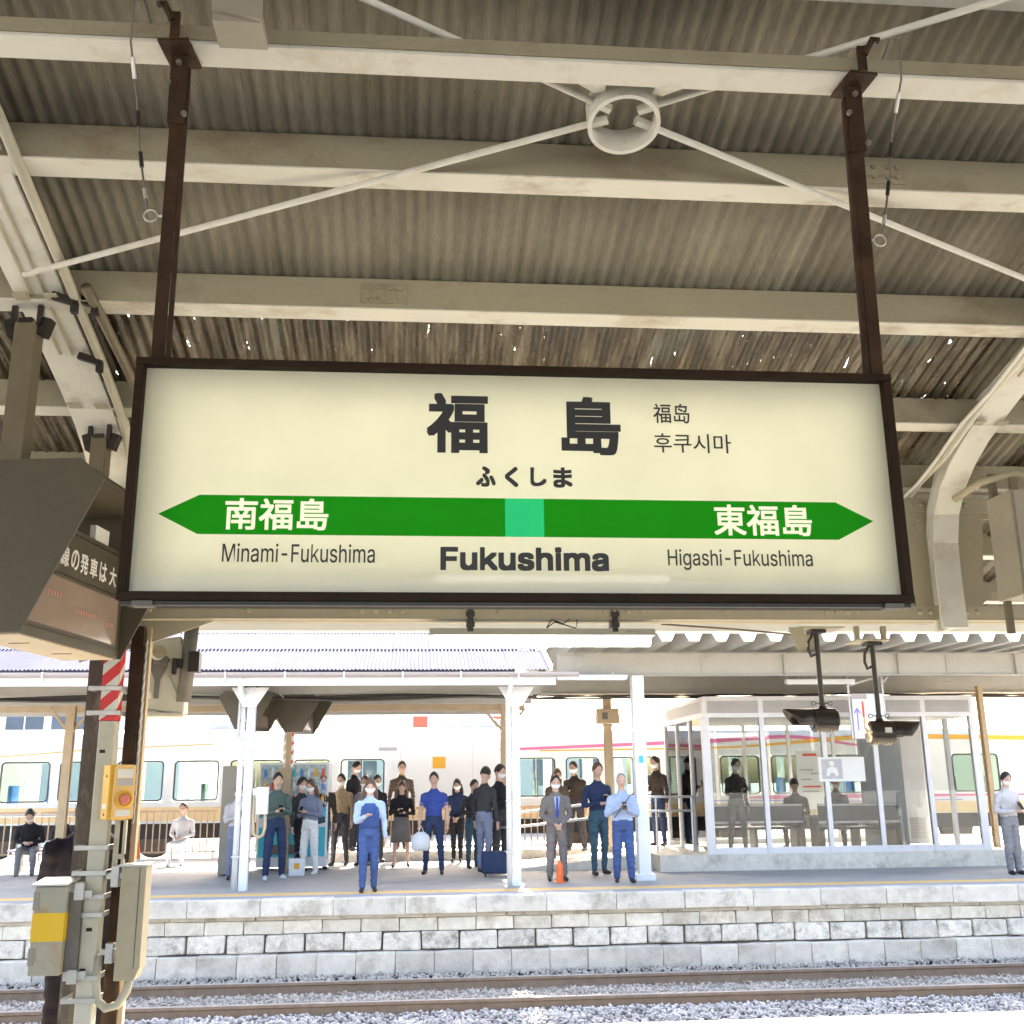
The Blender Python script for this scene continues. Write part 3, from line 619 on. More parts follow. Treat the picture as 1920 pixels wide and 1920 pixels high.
# --- strip light under the girder
ll = thing("strip_light", "long white strip light hanging under the riveted girder below the sign", "strip light", (.728, 6.30, 2.40))
b = MB(); b.prismX([(-.075,.055),(.075,.055),(.055,.098),(-.055,.098)], -.685, .685); b.obj("lamp_housing", "lamp_body", ll, bevel=.003)
b = MB(); b.prismX([(.06*math.cos(t*math.pi/8), .054-.060*math.sin(t*math.pi/8)) for t in range(9)], -.66, .66); b.obj("diffuser", "lamp_tube", ll)
for x in (-.44, .44):
    b = MB(); b.box(x-.018, x+.018, -.065, .065, .075, .24); b.box(x-.026, x+.026, -.07, -.058, .105, .135); b.box(x-.026, x+.026, -.07, -.058, .17, .20); b.obj("beam_clamp", "black_steel", ll, bevel=.002)
b = MB(); b.tube([(.02,-.06,.10),(.05,-.07,.15),(.12,-.06,.125),(.17,-.05,.16)], .004, 6); b.tube([(.02,-.06,.10),(.07,-.065,.135),(.20,-.05,.10),(.21,-.05,.155)], .004, 6); b.obj("cable", "black_steel", ll)
b = MB(); b.box(.50,.59,-.0725,-.0705,.062,.063); b.box(.50,.59,-.070,-.068,.076,.077); b.obj("maker_label", "black_steel", ll)

lr = thing("strip_light", "lit strip light under the rear half of the near canopy, mirrored in the sign face", "strip light", (1.02, -1.5, 3.11), R(1.0))
b = MB(); b.box(-.93, .93, -.06, .06, .045, .10); b.obj("lamp_housing", "lamp_body", lr, bevel=.003); b = MB(); b.prismX([(.045*math.cos(t*math.pi/8), .044-.044*math.sin(t*math.pi/8)) for t in range(9)], -.91, .91); b.obj("diffuser", "lamp_tube", lr)
for x in (-.7, .7): b = MB(); b.tube([(x,0,.10),(x,0,.97)], .012, 8); b.obj("stem", "galvanised", lr)
# --- hooded platform signal lamps
def hood_lamp(label, x, zc, side, lens):
    t = thing("hooded_signal_lamp", label, "signal lamp", (x, 6.62, zc))
    b = MB(); b.tube([(0,0,.07),(-.025*side*0,0,.56)], .016, 10); b.obj("hanging_pole", "black_steel", t)
    b = MB(); b.lathe([(.0005,-.078),(.066,-.075),(.075,-.065),(.075,.075),(.068,.085),(.0005,.086)], (0,0,0), 'X', 24); b.obj("housing", "black_steel", t, smooth=False)
    v = []; f = []; n = 18                        # open visor: cut obliquely so that the top is longer
    for j, (xx, cut) in enumerate(((.07, 0), (.17, 0), (.225, 1))):
        for k in range(n+1):
            a = -math.pi*.62 + k*(math.pi*1.24)/n; r = .073
            top = math.cos(a)
            xe = xx if not cut else .14 + .12*max(0, top*.5+.5)
            v.append((side*xe, r*math.sin(a), r*math.cos(a)))
    for j in range(2):
        for k in range(n): f.append((j*(n+1)+k, j*(n+1)+k+1, (j+1)*(n+1)+k+1, (j+1)*(n+1)+k))
    b = MB(); b.add(v, f); o = b.obj("visor", "black_steel", t, smooth=True); sm = o.modifiers.new("thick", 'SOLIDIFY'); sm.thickness = .004
    b = MB(); b.lathe([(.0005,0),(.052,0),(.052,.004)], (side*.083, 0, 0), 'X', 20); b.obj("lens", "window_dark", t)
    if lens: b = MB(); b.lathe([(.0005,-.012),(.045,-.008),(.066,0)], (-side*.079, 0, 0), 'X', 24) ; o = b.obj("rear_cap", "lens_cap", t, smooth=True); o.scale = (-side if side < 0 else 1, 1, 1); o.rotation_euler = (0, 0, 0)
    for dx in (-.055, -.035, .030, .052):
        b = MB(); b.tube([(dx*side, .077*math.sin(a), -.077*math.cos(a)) for a in [q*.12-.6 for q in range(11)]], .004, 6); b.obj("stripe", "beige_paint", t)
    for s_ in (-1, 1):
        b = MB(); b.tube([(s_*(.055+.014*math.cos(q*math.pi/6)), 0, .105+.012*math.sin(q*math.pi/6)) for q in range(13)], .003, 5, caps=False); b.tube([(s_*.014,0,.105),(s_*.04,0,.105)], .003, 5); b.obj("eye_screw", "dark_grey_steel", t)
    b = MB(); b.lathe([(.030,.072),(.020,.09),(.020,.112)], (0,0,0), 'Z', 12); b.obj("pole_socket", "black_steel", t)
    b = MB(); b.box(-.05,.05,-.05,.05,.555,.575); b.tube([(-.02*1,0,.555),(-.055,0,.50),(-.06,0,.45),(-.045,0,.405),(-.02,0,.42)], .010, 8); b.obj("mount", "black_steel", t)
    return t
hood_lamp("black hooded signal lamp pointing left, hanging under the canopy edge", 2.565, 1.965, -1, False)
hood_lamp("black hooded signal lamp pointing right with shiny round rear cap", 2.935, 1.885, 1, True)
b = bpy.data.objects["hooded_signal_lamp.001"]; q = MB(); q.box(.0, .045, -.0765, -.0745, -.005, .028); q.obj("label_plate", "tape_white", b)
# carrier plates for the two lamps
b = MB(); b.box(2.42, 2.72, 6.52, 6.75, 2.545, 2.553); b.prismY([(2.34,2.545),(2.44,2.545),(2.46,2.42),(2.385,2.405)], 6.50, 6.508); b.prismY([(2.50,2.545),(2.66,2.545),(2.63,2.45),(2.50,2.42)], 6.80, 6.808)
b.box(2.80, 3.02, 6.52, 6.75, 2.465, 2.4745); b.box(2.80, 2.83, 6.55, 6.58, 2.47, 2.56); b.box(2.98, 3.01, 6.55, 6.58, 2.47, 2.56); b.obj("lamp_carrier", "beige_paint", canopy)
b = MB(); b.tube([(1.5,6.45,2.555),(2.0,6.5,2.53),(2.42,6.55,2.50)], .006, 6); b.obj("cable", "olive_post", canopy)

# --- grey control cabinet at right
cb_ = thing("control_cabinet", "grey brown control cabinet with latch hanging at the right beside the curved rafter", "cabinet", (3.56, 5.72, 2.60))
b = MB(); b.box(-.17, .30, -.14, .12, 0, .62); b.obj("cabinet_body", "grey_cabinet", cb_, bevel=.005)
b = MB(); b.box(-.155, .285, -.152, -.1405, .012, .608); d = b.obj("cabinet_door", "grey_cabinet", cb_, bevel=.003)
b = MB(); b.box(-.045, -.005, -.158, -.1525, .21, .34); h = b.obj("latch_plate", "galvanised", d); b = MB(); b.box(-.032, -.018, -.172, -.1585, .26, .32); b.obj("latch_handle", "galvanised", h)
for (x, y) in ((-.12, -.10), (-.13, .10), (.2, .10)):
    b = MB(); b.box(x-.018, x+.018, y-.015, y+.015, -.16 if y < 0 else -.19, -.001); b.obj("support_leg", "olive_post", cb_)
    b = MB(); b.box(x-.02, x+.02, y-.015, y+.015, .621, .78 if y > 0 else .70); b.obj("support_leg", "olive_post", cb_)
b = MB(); b.tube([(-.30,.25,.66),(-.20,.10,.73),(-.05,0,.755),(.12,-.02,.72),(.2,-.03,.63)], .022, 10); b.obj("conduit", "beige_paint", cb_, smooth=True)

# --- back of a grey monitor housing and a horn speaker on a steel drop tube
mo = thing("monitor_housing", "grey monitor housing seen from behind, hanging beside the rusty column", "monitor", (-1.69, 6.95, 2.04), R(10))
b = MB(); b.prism([(-.14,.05),(.16,.0),(.175,.02),(.165,.36),(.13,.50),(-.14,.46)], lambda a, c: (a, -.05, c), lambda a, c: (a*1.1, .16, c)); b.obj("housing", "pole_grey", mo, bevel=.012)
b = MB(); b.prismY([(-.055,.30),(.055,.30),(.06,.36),(.03,.38),(-.04,.38),(-.06,.35)], -.075, -.051); b.prismY([(-.055,.30),(.055,.30),(.018,.22),(.014,.10),(-.014,.10),(-.018,.22)], -.068, -.0505); b.obj("rear_bracket", "dark_grey_steel", mo, bevel=.004)
for (x0, z0, x1, z1) in ((-.12,.17,-.07,.26), (.07,.25,.145,.10)): b = MB(); b.bar((x0,-.054,z0),(x1,-.054,z1), .012, .012); b.obj("rib", "grey_cabinet", mo)
b = MB(); b.box(-.07,-.03,-.0525,-.0505,.10,.14); b.obj("serial_label", "paper", mo)
b = MB(); b.box(-.15,.17,-.06,.17,-.012,.012); b.obj("bottom_lip", "pole_grey", mo, bevel=.004)
dt = thing("drop_tube", "dark grey steel drop tube with clamp below the girder, right of the monitor housing", "hanging tube", (-1.515, 6.93, 2.12))
b = MB(); b.tube([(0,0,0),(.03,-.01,.62)], .045, 16); b.obj("tube", "dark_grey_steel", dt, smooth=True)
b = MB(); b.cbox((.06,-.03,.25),(.07,.08,.13)); b.cbox((-.04,-.05,.24),(.05,.05,.06)); b.cbox((-.06,-.06,.22),(.02,.06,.10)); b.obj("clamp", "black_steel", dt, bevel=.003)
sp = thing("horn_speaker", "small beige cylinder loudspeaker clamped to the drop tube", "speaker", (-1.66, 6.80, 2.42), R(20))
b = MB(); b.lathe([(.0005,-.02),(.036,-.02),(.042,-.015),(.042,.0),(.040,.16),(.025,.19),(.0005,.195)], (0,0,0), 'Y', 20); b.obj("speaker_body", "lamp_body", sp, smooth=False)
b = MB(); b.lathe([(.0005,-.0225),(.040,-.0225),(.0425,-.0205)], (0,0,0), 'Y', 24); b.obj("front_cap", "purlin_paint", sp)
b = MB(); b.bar((.0,.10,-.045),(.13,.10,-.03), .02, .02); b.box(-.02,.02,.06,.12,-.06,-.042); b.obj("arm", "dark_grey_steel", sp)

# ================================================================== TRACK
b = MB()
trk = thing("railway_track", "railway track with two rusty brown rails in front of the stone platform wall", "track", (0, 14.5, -1.0))
RAILP = [(-.065,0),(.065,0),(.065,.012),(.012,.030),(.010,.115),(.034,.130),(.034,.160),(.028,.167),(-.028,.167),(-.034,.160),(-.034,.130),(-.010,.115),(-.012,.030),(-.065,.012)]
for y in (-.70, .735):
    b = MB(); b.prism(RAILP, lambda a, c: (-40, y+a, c-.11), lambda a, c: (45, y+a, c-.11)); r = b.obj("rail", "rail_side", trk)
    b = MB(); b.prism([(-.033,.1605),(.033,.1605),(.027,.1685),(-.027,.1685)], lambda a, c: (-40, y+a, c-.11), lambda a, c: (45, y+a, c-.11)); b.obj("rail_head", "rail_head", r)
sl = MB(); sl.box(-.11, .11, -1.15, 1.15, -.20, -.105); slm = sl.mesh("sleeper", "sleeper")
cl = MB(); cl.box(-.05, .05, -.11, .11, -.006, .0)
for s_ in (-1, 1): cl.prismX([(s_*.035,.0),(s_*.105,.0),(s_*.105,.018),(s_*.06,.042),(s_*.035,.030)], -.045, .045); cl.lathe([(.014,.03),(.014,.06),(.0005,.06)], (0, s_*.075, 0), 'Z', 6)
clm = cl.mesh("rail_clip", "rail_side")
for i in range(-20, 26):
    x = i*.61 + .2; link("sleeper", slm, trk, loc=(x, 0, 0))
    for y in (-.70, .735): link("rail_clip", clm, trk, loc=(x, y, -.098))
# ballast: loose stones
def ballast(name, n, xr, yr, zfun, size, material):
    ico = bmesh.new(); bmesh.ops.create_icosphere(ico, subdivisions=1, radius=1.0); V0 = np.array([v.co[:] for v in ico.verts]); F0 = np.array([[v.index for v in f.verts] for f in ico.faces]); ico.free()
    # drop to a coarse 12-vertex lump
    nv, nf = len(V0), len(F0); xs = rng.uniform(*xr, n); ys = rng.uniform(*yr, n); sz = rng.uniform(size*.55, size*1.25, n)
    ang = rng.uniform(0, 2*math.pi, n); sq = rng.uniform(.5, 1.0, (n, 3)); jit = rng.uniform(.72, 1.2, (n, nv, 1))
    P = V0[None]*jit*sq[:, None, :]*sz[:, None, None]
    ca, sa = np.cos(ang)[:, None], np.sin(ang)[:, None]
    tl = rng.uniform(-.6, .6, n)[:, None]; y1 = P[:, :, 1]*np.cos(tl)-P[:, :, 2]*np.sin(tl); z1 = P[:, :, 1]*np.sin(tl)+P[:, :, 2]*np.cos(tl)
    Q = np.stack([P[:, :, 0]*ca-y1*sa, P[:, :, 0]*sa+y1*ca, z1], 2)
    Q[:, :, 0] += xs[:, None]; Q[:, :, 1] += ys[:, None]; Q[:, :, 2] += (zfun(xs, ys)+rng.uniform(-.012, .018, n))[:, None]
    Fc = (F0[None]+(np.arange(n)*nv)[:, None, None]).reshape(-1, 3)
    me = bpy.data.meshes.new(name); me.vertices.add(n*nv); me.vertices.foreach_set("co", Q.ravel())
    me.loops.add(len(Fc)*3); me.loops.foreach_set("vertex_index", Fc.ravel()); me.polygons.add(len(Fc)); me.polygons.foreach_set("loop_start", np.arange(0, len(Fc)*3, 3)); me.polygons.foreach_set("loop_total", np.full(len(Fc), 3))
    me.materials.append(MATS[material]); me.update(); me.validate(); o = link(name, me); o["kind"] = "stuff"; o["label"] = "loose grey crushed stone ballast around the rails"; return o
ICON = 20
def zb1(x, y): return -1.075 + .055*np.clip((y-15.4)/.8, 0, 1)
ballast("ballast", 9000, (-9, 13), (15.30, 16.15), zb1, .032, "ballast_stone")
ballast("ballast", 12000, (-8, 12), (13.86, 15.18), lambda x, y: -1.10+0*x, .032, "ballast_stone")
ballast("ballast", 30000, (-8, 11.5), (10.4, 13.74), lambda x, y: -1.075+0*x, .036, "ballast_stone_blue")

# ================================================================== FAR PLATFORM
pb = MB(); pb.box(-40, 45, 16.46, 25.6, -1.19, 0); PB = struct(pb.obj("platform_far", "asphalt_far"))
b = MB(); b.box(-40, 45, 16.40, 16.458, -1.15, -.02); b.obj("wall_core", "joint_dark", PB)
def block(w_, d, h, seed, amp, bev):
    r = random.Random(seed); bm = bmesh.new(); bmesh.ops.create_cube(bm, size=1.0)
    for v in bm.verts: v.co = Vector((v.co.x*w_, v.co.y*d, v.co.z*h)) + Vector((r.uniform(-amp, amp), r.uniform(-amp, amp), r.uniform(-amp, amp)))
    bmesh.ops.bevel(bm, geom=list(bm.edges), offset=bev, segments=2, affect='EDGES', profile=.6)
    for v in bm.verts: v.co += Vector((r.uniform(-amp, amp), r.uniform(-amp, amp), r.uniform(-amp, amp)))*.25
    return bm
def blocks(name, n, w_, d, h, amp, bev, material):
    out = []
    for i in range(n):
        bm = block(w_, d, h, i*31+int(w_*1000), amp, bev); me = bpy.data.meshes.new(name); bm.to_mesh(me); bm.free(); me.materials.append(MATS[material]); out.append(me)
    return out
XB0, XB1 = -9.0, 13.5
cop = blocks("coping_stone", 3, 1.03, .27, .232, .004, .012, "concrete")
for i in range(22): link("coping_stone", cop[i % 3], PB, loc=(XB0+i*1.035, 16.342+random.uniform(-.006, .006), -.1165+random.uniform(-.003, .003)))
led = blocks("ledge_stone", 3, 1.2, .12, .055, .004, .010, "concrete")
for i in range(19): link("ledge_stone", led[i % 3], PB, loc=(XB0+i*1.21, 16.372, -.264))
upm = blocks("wall_stone", 5, .545, .14, .178, .006, .014, "stone_light")
for i in range(41): link("wall_stone", random.choice(upm), PB, loc=(XB0+i*.556+.1, 16.365+random.uniform(-.012, .008), -.385), rot=(0, 0, random.choice((0, math.pi))))
mdm = blocks("wall_stone", 6, .535, .16, .238, .012, .028, "stone_rough")
for i in range(41): link("wall_stone", random.choice(mdm), PB, loc=(XB0+i*.556-.14, 16.355+random.uniform(-.015, .010), -.602+random.uniform(-.006, .004)), rot=(0, 0, random.choice((0, math.pi))))
lom = blocks("footing_stone", 5, .550, .26, .30, .005, .014, "stone_grey")
for i in range(41): link("footing_stone", random.choice(lom), PB, loc=(XB0+i*.556+.05, 16.26+random.uniform(-.01, .01), -.890), rot=(0, 0, random.choice((0, math.pi))))
b = MB(); b.box(XB0, XB1+.5, 16.22, 16.399, -.752, -.742); b.obj("mortar_line", "joint_dark", PB)
b = MB(); b.add([(-40,16.72,.004),(45,16.72,.004),(45,17.12,.004),(-40,17.12,.004)], [(0,1,2,3)]); b.obj("yellow_line", "yellow_line", PB)
b = MB(); b.add([(-40,16.47,.004),(45,16.47,.004),(45,16.70,.004),(-40,16.70,.004)], [(0,1,2,3)]); b.obj("grey_line", "grey_line", PB)
b = MB(); b.box(4.35, 13.5, 19.65, 25.5, .0, .28); b.obj("raised_slab", "concrete", PB)
b = MB(); b.prism([(1.4,.0),(4.345,.0),(4.345,.275)], lambda a, c: (a, 20.4, c), lambda a, c: (a, 22.2, c)); b.obj("ramp", "concrete", PB)
b = MB(); b.box(-2.4, 4.34, 23.5, 25.5, .0, .20); b.obj("raised_slab", "concrete", PB)
g = MB(); g.box(-60, 60, 25.65, 33, -1.19, -.22); struct(g.obj("far_track_bed", "ballast_ground"))

# ---------------------------------------------------------------- far canopy, left: slate roof over white posts
fc = thing("slate_roof_canopy", "far platform canopy with blue grey corrugated slate roof, gutter and white posts", "canopy")
def zr(y): return 3.38 + .36*(y-17.05)
me = sheet_mesh("roof_sheet", 1.42, 10.45, .011, .007, "slate_blue", per=6)
for r_ in range(3):
    for i in range(-16, 3):
        link("roof_sheet", me, fc, loc=(i*.635+.15-.02*r_, 17.05+1.30*r_, zr(17.05+1.30*r_)+.014*r_), rot=(math.atan(.36), R(.62), random.uniform(-.002, .002)))
b = MB(); b.prismX([(17.0+.075*math.cos(t*math.pi/8), 3.33-.075*math.sin(t*math.pi/8)) for t in range(9)], -10.2, 2.55); b.obj("gutter", "gutter", fc)
b = MB(); b.box(-10.2, 2.18, 17.06, 17.09, 3.13, 3.30); b.obj("fascia", "white_fascia", fc)
for x in np.arange(-9.6, 2.1, .93): b = MB(); b.box(x-.012, x+.012, 16.915, 16.925, 3.20, 3.34); b.box(x-.012, x+.012, 16.926, 17.06, 3.19, 3.205); b.obj("gutter_bracket", "white_fascia", fc)
b = MB(); b.prism([(17.02,3.36),(20.8,4.72),(20.8,4.80),(17.02,3.44)], lambda a, c: (2.075, a, c), lambda a, c: (2.13, a, c)); b.obj("barge_board", "white_fascia", fc)
for y, z0, z1, mt_ in ((18.6,3.12,3.30,"beam_beige"), (20.2,3.06,3.24,"beam_beige"), (21.6,3.02,3.2,"column_tan"), (23.2,3.05,3.25,"beam_beige")):
    b = MB(); b.box(-10.2, 2.1, y-.05, y+.05, z0, z1); b.obj("longitudinal_beam", mt_, fc)
for k, y in enumerate((18.3, 18.35, 18.42)): b = MB(); b.tube([(x, y, 3.02+.03*math.sin(x*1.3+k)+.02*k) for x in np.arange(-10, 2.2, .6)], .022, 6); b.obj("cable", "dark_cable", fc)
for x in (-10.0, -6.0, -2.0, 2.0): b = MB(); b.bar((x,17.1,3.28),(x,21.5,4.86), .06, .10); b.bar((x,21.5,4.86),(x,25.5,3.4), .06, .10); b.obj("rafter", "beam_beige", fc)
b = MB(); b.add([(-10.2,21.2,4.88),(2.1,21.2,4.88),(2.1,25.6,3.30),(-10.2,25.6,3.30),(-10.2,21.2,4.90),(2.1,21.2,4.90),(2.1,25.6,3.32),(-10.2,25.6,3.32)], [(0,1,2,3),(7,6,5,4),(0,4,5,1),(1,5,6,2),(2,6,7,3),(3,7,4,0)]); b.obj("rear_roof_slope", "slate_blue", fc)
def h_column(x, y, z1, parent, mt_="white_column", w_=.13):
    b = MB(); b.box(x-w_/2, x+w_/2, y-.07, y-.058, 0, z1); b.box(x-w_/2, x+w_/2, y+.058, y+.07, 0, z1); b.box(x-.006, x+.006, y-.058, y+.058, 0, z1); return b.obj("column", mt_, parent)
for x in (-2.76, 1.56):
    c = h_column(x, 17.65, 3.15, fc)
    b = MB(); b.prismX([(17.08,3.14),(17.9,3.14),(17.72,2.85),(17.58,2.85)], x-.14, x-.128); b.prismY([(x-.30,3.13),(x+.30,3.13),(x+.10,2.82),(x-.10,2.82)], 17.40, 17.412); b.obj("bracket", "white_fascia", fc)
    b = MB(); b.tube([(x-.115,17.05,3.27),(x-.115,17.15,3.10),(x-.125,17.55,2.95),(x-.125,17.56,2.7),(x-.125,17.56,0)], .045, 12); dp = b.obj("downpipe", "white_column", fc, smooth=True)
    for z in (.5, 1.3, 2.0, 2.6): b = MB(); b.box(x-.18, x-.06, 17.50, 17.515, z, z+.03); b.obj("pipe_band", "galvanised", dp)
for x, y, mt_ in ((-6.45,20.3,"column_tan"), (1.68,21.5,"column_tan"), (-2.6,21.5,"column_tan")):
    c = h_column(x, y, 3.2, fc, mt_, .15); b = MB(); b.bar((x,y,2.55),(x+.42,y,3.05), .05, .05); b.bar((x,y,2.55),(x-.42,y,3.05), .05, .05); b.obj("brace", mt_, fc)

# ---------------------------------------------------------------- far canopy, right: folded deck on steel beams
fr = thing("folded_deck_canopy", "newer far platform canopy with folded metal deck and deep beige steel beam", "canopy")
prof = []; x = 2.35
while x < 16: prof += [(x, 4.02), (x+.10, 4.02), (x+.20, 3.82), (x+.36, 3.82)]; x += .46
n = len(prof); v = [(a, 16.9, c) for a, c in prof] + [(a, 25.3, c+.06) for a, c in prof] + [(a, 16.9, c+.006) for a, c in prof] + [(a, 25.3, c+.066) for a, c in prof]
f = []
for i in range(n-1): f += [(i, i+1, n+i+1, n+i), (2*n+i, 3*n+i, 3*n+i+1, 2*n+i+1), (i, 2*n+i, 2*n+i+1, i+1)]
b = MB(); b.add(v, f); b.obj("folded_deck", "deck_grey", fr)
def ibeam(x0, x1, y, z0, z1, wd=.15, mt_="beam_beige"):
    b = MB(); b.box(x0, x1, y-wd/2, y+wd/2, z0, z0+.014); b.box(x0, x1, y-wd/2, y+wd/2, z1-.014, z1); b.box(x0, x1, y-.006, y+.006, z0+.014, z1-.014); return b.obj("deck_beam", mt_, fr)
bm1 = ibeam(2.35, 16, 18.2, 3.38, 3.78); ibeam(2.2, 16, 21.5, 3.34, 3.70); ibeam(2.2, 16, 22.5, 3.40, 3.72, mt_="column_tan")
for xs in (2.75, 5.0, 9.5): 
    b = MB(); b.box(xs-.09, xs+.09, 18.178, 18.19, 3.42, 3.74); sp_ = b.obj("splice_plate", "beam_beige", fr)
    bolt = MB()
    for i in range(4):
        for j in (-1, 1): bolt.lathe([(.014,0),(.014,-.012),(.0005,-.012)], (xs+j*.04, 18.178, 3.47+i*.075), 'Y', 6)
    o = bolt.obj("splice_bolts", "beam_beige", sp_); o["kind"] = "stuff"
for xs in (6.4, 8.5, 10.7): b = MB(); b.box(xs-.006, xs+.006, 18.13, 18.19, 3.394, 3.766); b.obj("stiffener", "beam_beige", fr)
c = MB(); x, y = 3.75, 18.2; c.box(x-.10, x+.10, y-.11, y-.098, 0, 3.38); c.box(x-.10, x+.10, y+.098, y+.11, 0, 3.38); c.box(x-.006, x+.006, y-.098, y+.098, 0, 3.38); c.box(x-.098, x-.09, y-.098, y+.098, 0, 3.38); c.box(x-.16, x+.16, y-.16, y+.16, .0, .10)
co = c.obj("column", "white_column", fr); b = MB(); b.box(x-.04, x+.04, y-.118, y-.1105, 1.90, 2.02); b.obj("teal_plate", "turquoise", co)
h_column(3.88, 22.0, 3.36, fr, "column_tan", .16); h_column(11.28, 20.6, 3.4, fr, "column_tan", .09)
b = MB(); b.box(3.62, 4.08, 21.72, 21.9, 2.76, 3.06); o = b.obj("switch_box", "column_tan", fr, bevel=.01); b = MB(); b.box(3.72, 3.84, 21.705, 21.719, 2.84, 2.98); b.obj("box_window", "dark_grey_steel", o)
for (x0, x1, y, z) in ((2.30, 3.52, 17.9, 3.30), (6.56, 7.84, 18.6, 3.28)):
    t = thing("strip_light", "long white strip light under the far beam, %s" % ("left of the thick white column" if x0 < 4 else "above the waiting room"), "strip light", ((x0+x1)/2, y, z))
    L_ = (x1-x0)/2; b = MB(); b.box(-L_, L_, -.06, .06, 0, .07); b.obj("lamp_housing", "white_fascia", t, bevel=.004); b = MB(); b.box(-L_+.02, L_-.02, -.04, .04, -.015, -.001); b.obj("diffuser", "vending_white", t)
    for s_ in (-.6, .6): b = MB(); b.tube([(s_*L_,0,.07),(s_*L_,0,.12)], .012, 6); b.obj("stem", "galvanised", t)
for k in range(3): b = MB(); b.tube([(xx, 20.9+.1*k, 3.24+.035*math.sin(xx*.9+k*2)) for xx in np.arange(2.2, 16, .5)], .018, 6); b.obj("cable", "dark_cable", fr)

# ---------------------------------------------------------------- waiting room
wr = thing("waiting_room", "glass walled waiting room with aluminium frame and louvred top on the far platform", "waiting room", (5.34, 19.75, .28))
WX = [0, 1.09, 2.28, 3.28, 4.29, 5.27]; WD = 3.25; WH = 2.86
b = MB(); b.box(-.02, 5.29, -.03, WD, 2.47, WH); b.obj("roof_band", "alu", wr)
for i in range(5):
    b = MB()
    for k in range(11): b.prismX([(-.034,2.56+k*.021),(-.050,2.553+k*.021),(-.050,2.557+k*.021),(-.034,2.566+k*.021)], WX[i]+.05, WX[i+1]-.05)
    o = b.obj("louvre_panel", "alu_louver", wr); o["kind"] = "stuff"
for k in range(9): b = MB(); b.prism([(.15,2.575+k*.025),(WD-.2,2.575+k*.025),(WD-.2,2.582+k*.025),(.15,2.582+k*.025)], lambda a, c: (-.034, a, c), lambda a, c: (-.021, a, c)); b.obj("louvre_slat", "alu_louver", wr)
for i, x in enumerate(WX): b = MB(); wd = .075 if i in (0, 5) else .045; b.box(x-wd, x+wd, -.04, .05, 0, 2.47); b.obj("mullion", "alu", wr, bevel=.004)
for y in (1.1, 2.2, WD): b = MB(); b.box(-.04, .04, y-.04, y+.04, 0, 2.47); b.obj("mullion", "alu", wr)
for y in (1.1, 2.2, WD): b = MB(); b.box(5.23, 5.31, y-.04, y+.04, 0, 2.47); b.obj("mullion", "alu", wr)
for x in WX[1:5]: b = MB(); b.box(x-.03-.55, x+.03-.55, WD-.04, WD+.04, 0, 2.47); b.obj("mullion", "alu", wr)
b = MB(); b.box(0.03, 5.24, -.03, .04, 0, .10); b.box(.03, 5.24, WD-.03, WD+.04, 0, .10); b.obj("sill", "alu", wr)
for i in range(5): b = MB(); b.box(WX[i]+.035, WX[i+1]-.035, -.004, .004, .102, 2.468); b.obj("glass_pane", "pane", wr)
for (y0, y1) in ((.06,1.05),(1.15,2.15),(2.25,3.2)): b = MB(); b.box(-.004, .004, y0, y1, .102, 2.468); b.obj("glass_pane", "pane", wr)
for i in range(5): b = MB(); b.box(WX[i]+.035, WX[i+1]-.035, WD-.004, WD+.004, .102, 2.468); b.obj("glass_pane", "pane", wr)
b = MB(); b.box(3.35, 4.2, .9, 1.0, .02, 2.3); b.obj("inner_partition", "room_wall", wr)
b = MB(); b.box(4.62, 5.10, 1.9, 1.96, .02, 2.3); dr = b.obj("sliding_door", "alu", wr)
b = MB()
for k in range(12): b.box(4.70, 5.03, 1.885, 1.899, .12+k*.035, .14+k*.035)
o = b.obj("door_louvre", "alu_louver", dr); o["kind"] = "stuff"
b = MB(); b.box(.03, 5.24, -.025, -.005, -.001, .115); b.obj("kick_plate", "alu", wr)
for x in (3.36, 3.6, 3.9, 4.15, 4.45, 4.7, 4.95): b = MB(); b.lathe([(.014,-.006),(.0005,-.007)], (x,-.026,.07), 'Y', 8); b.obj("screw", "galvanised", wr)
b = MB(); b.box(2.12, 3.02, -.060, -.045, 1.27, 1.72); nb = b.obj("white_notice", "paper", wr, bevel=.01)
b = MB(); b.box(2.18, 2.58, -.064, -.0605, 1.32, 1.68); pl = b.obj("pictogram_field", "grey_print", nb)
b = MB(); b.lathe([(.0005,-.0665),(.05,-.0665),(.05,-.065)], (2.38, 0, 1.60), 'Y', 16); b.add([(2.26,-.066,1.38),(2.33,-.066,1.38),(2.34,-.066,1.43),(2.42,-.066,1.43),(2.43,-.066,1.38),(2.50,-.066,1.38),(2.48,-.066,1.50),(2.42,-.066,1.54),(2.34,-.066,1.54),(2.28,-.066,1.50)], [tuple(range(10))]); b.obj("seated_pictogram", "paper", nb)
b = MB(); b.box(2.65, 3.25, 2.6, 2.62, .7, 1.9); po_ = b.obj("wall_poster", "vending_white", wr)
for k, (x0, x1, z) in enumerate(((2.8,3.1,1.8),(2.72,3.0,1.5),(2.95,3.18,1.42),(2.72,2.95,1.3),(2.75,3.15,1.15),(2.75,3.1,1.05))): b = MB(); b.box(x0, x1, 2.594, 2.599, z, z+(.03 if k else .05)); b.obj("poster_print", "banner_red" if k in (0, 4) else "grey_print", po_)
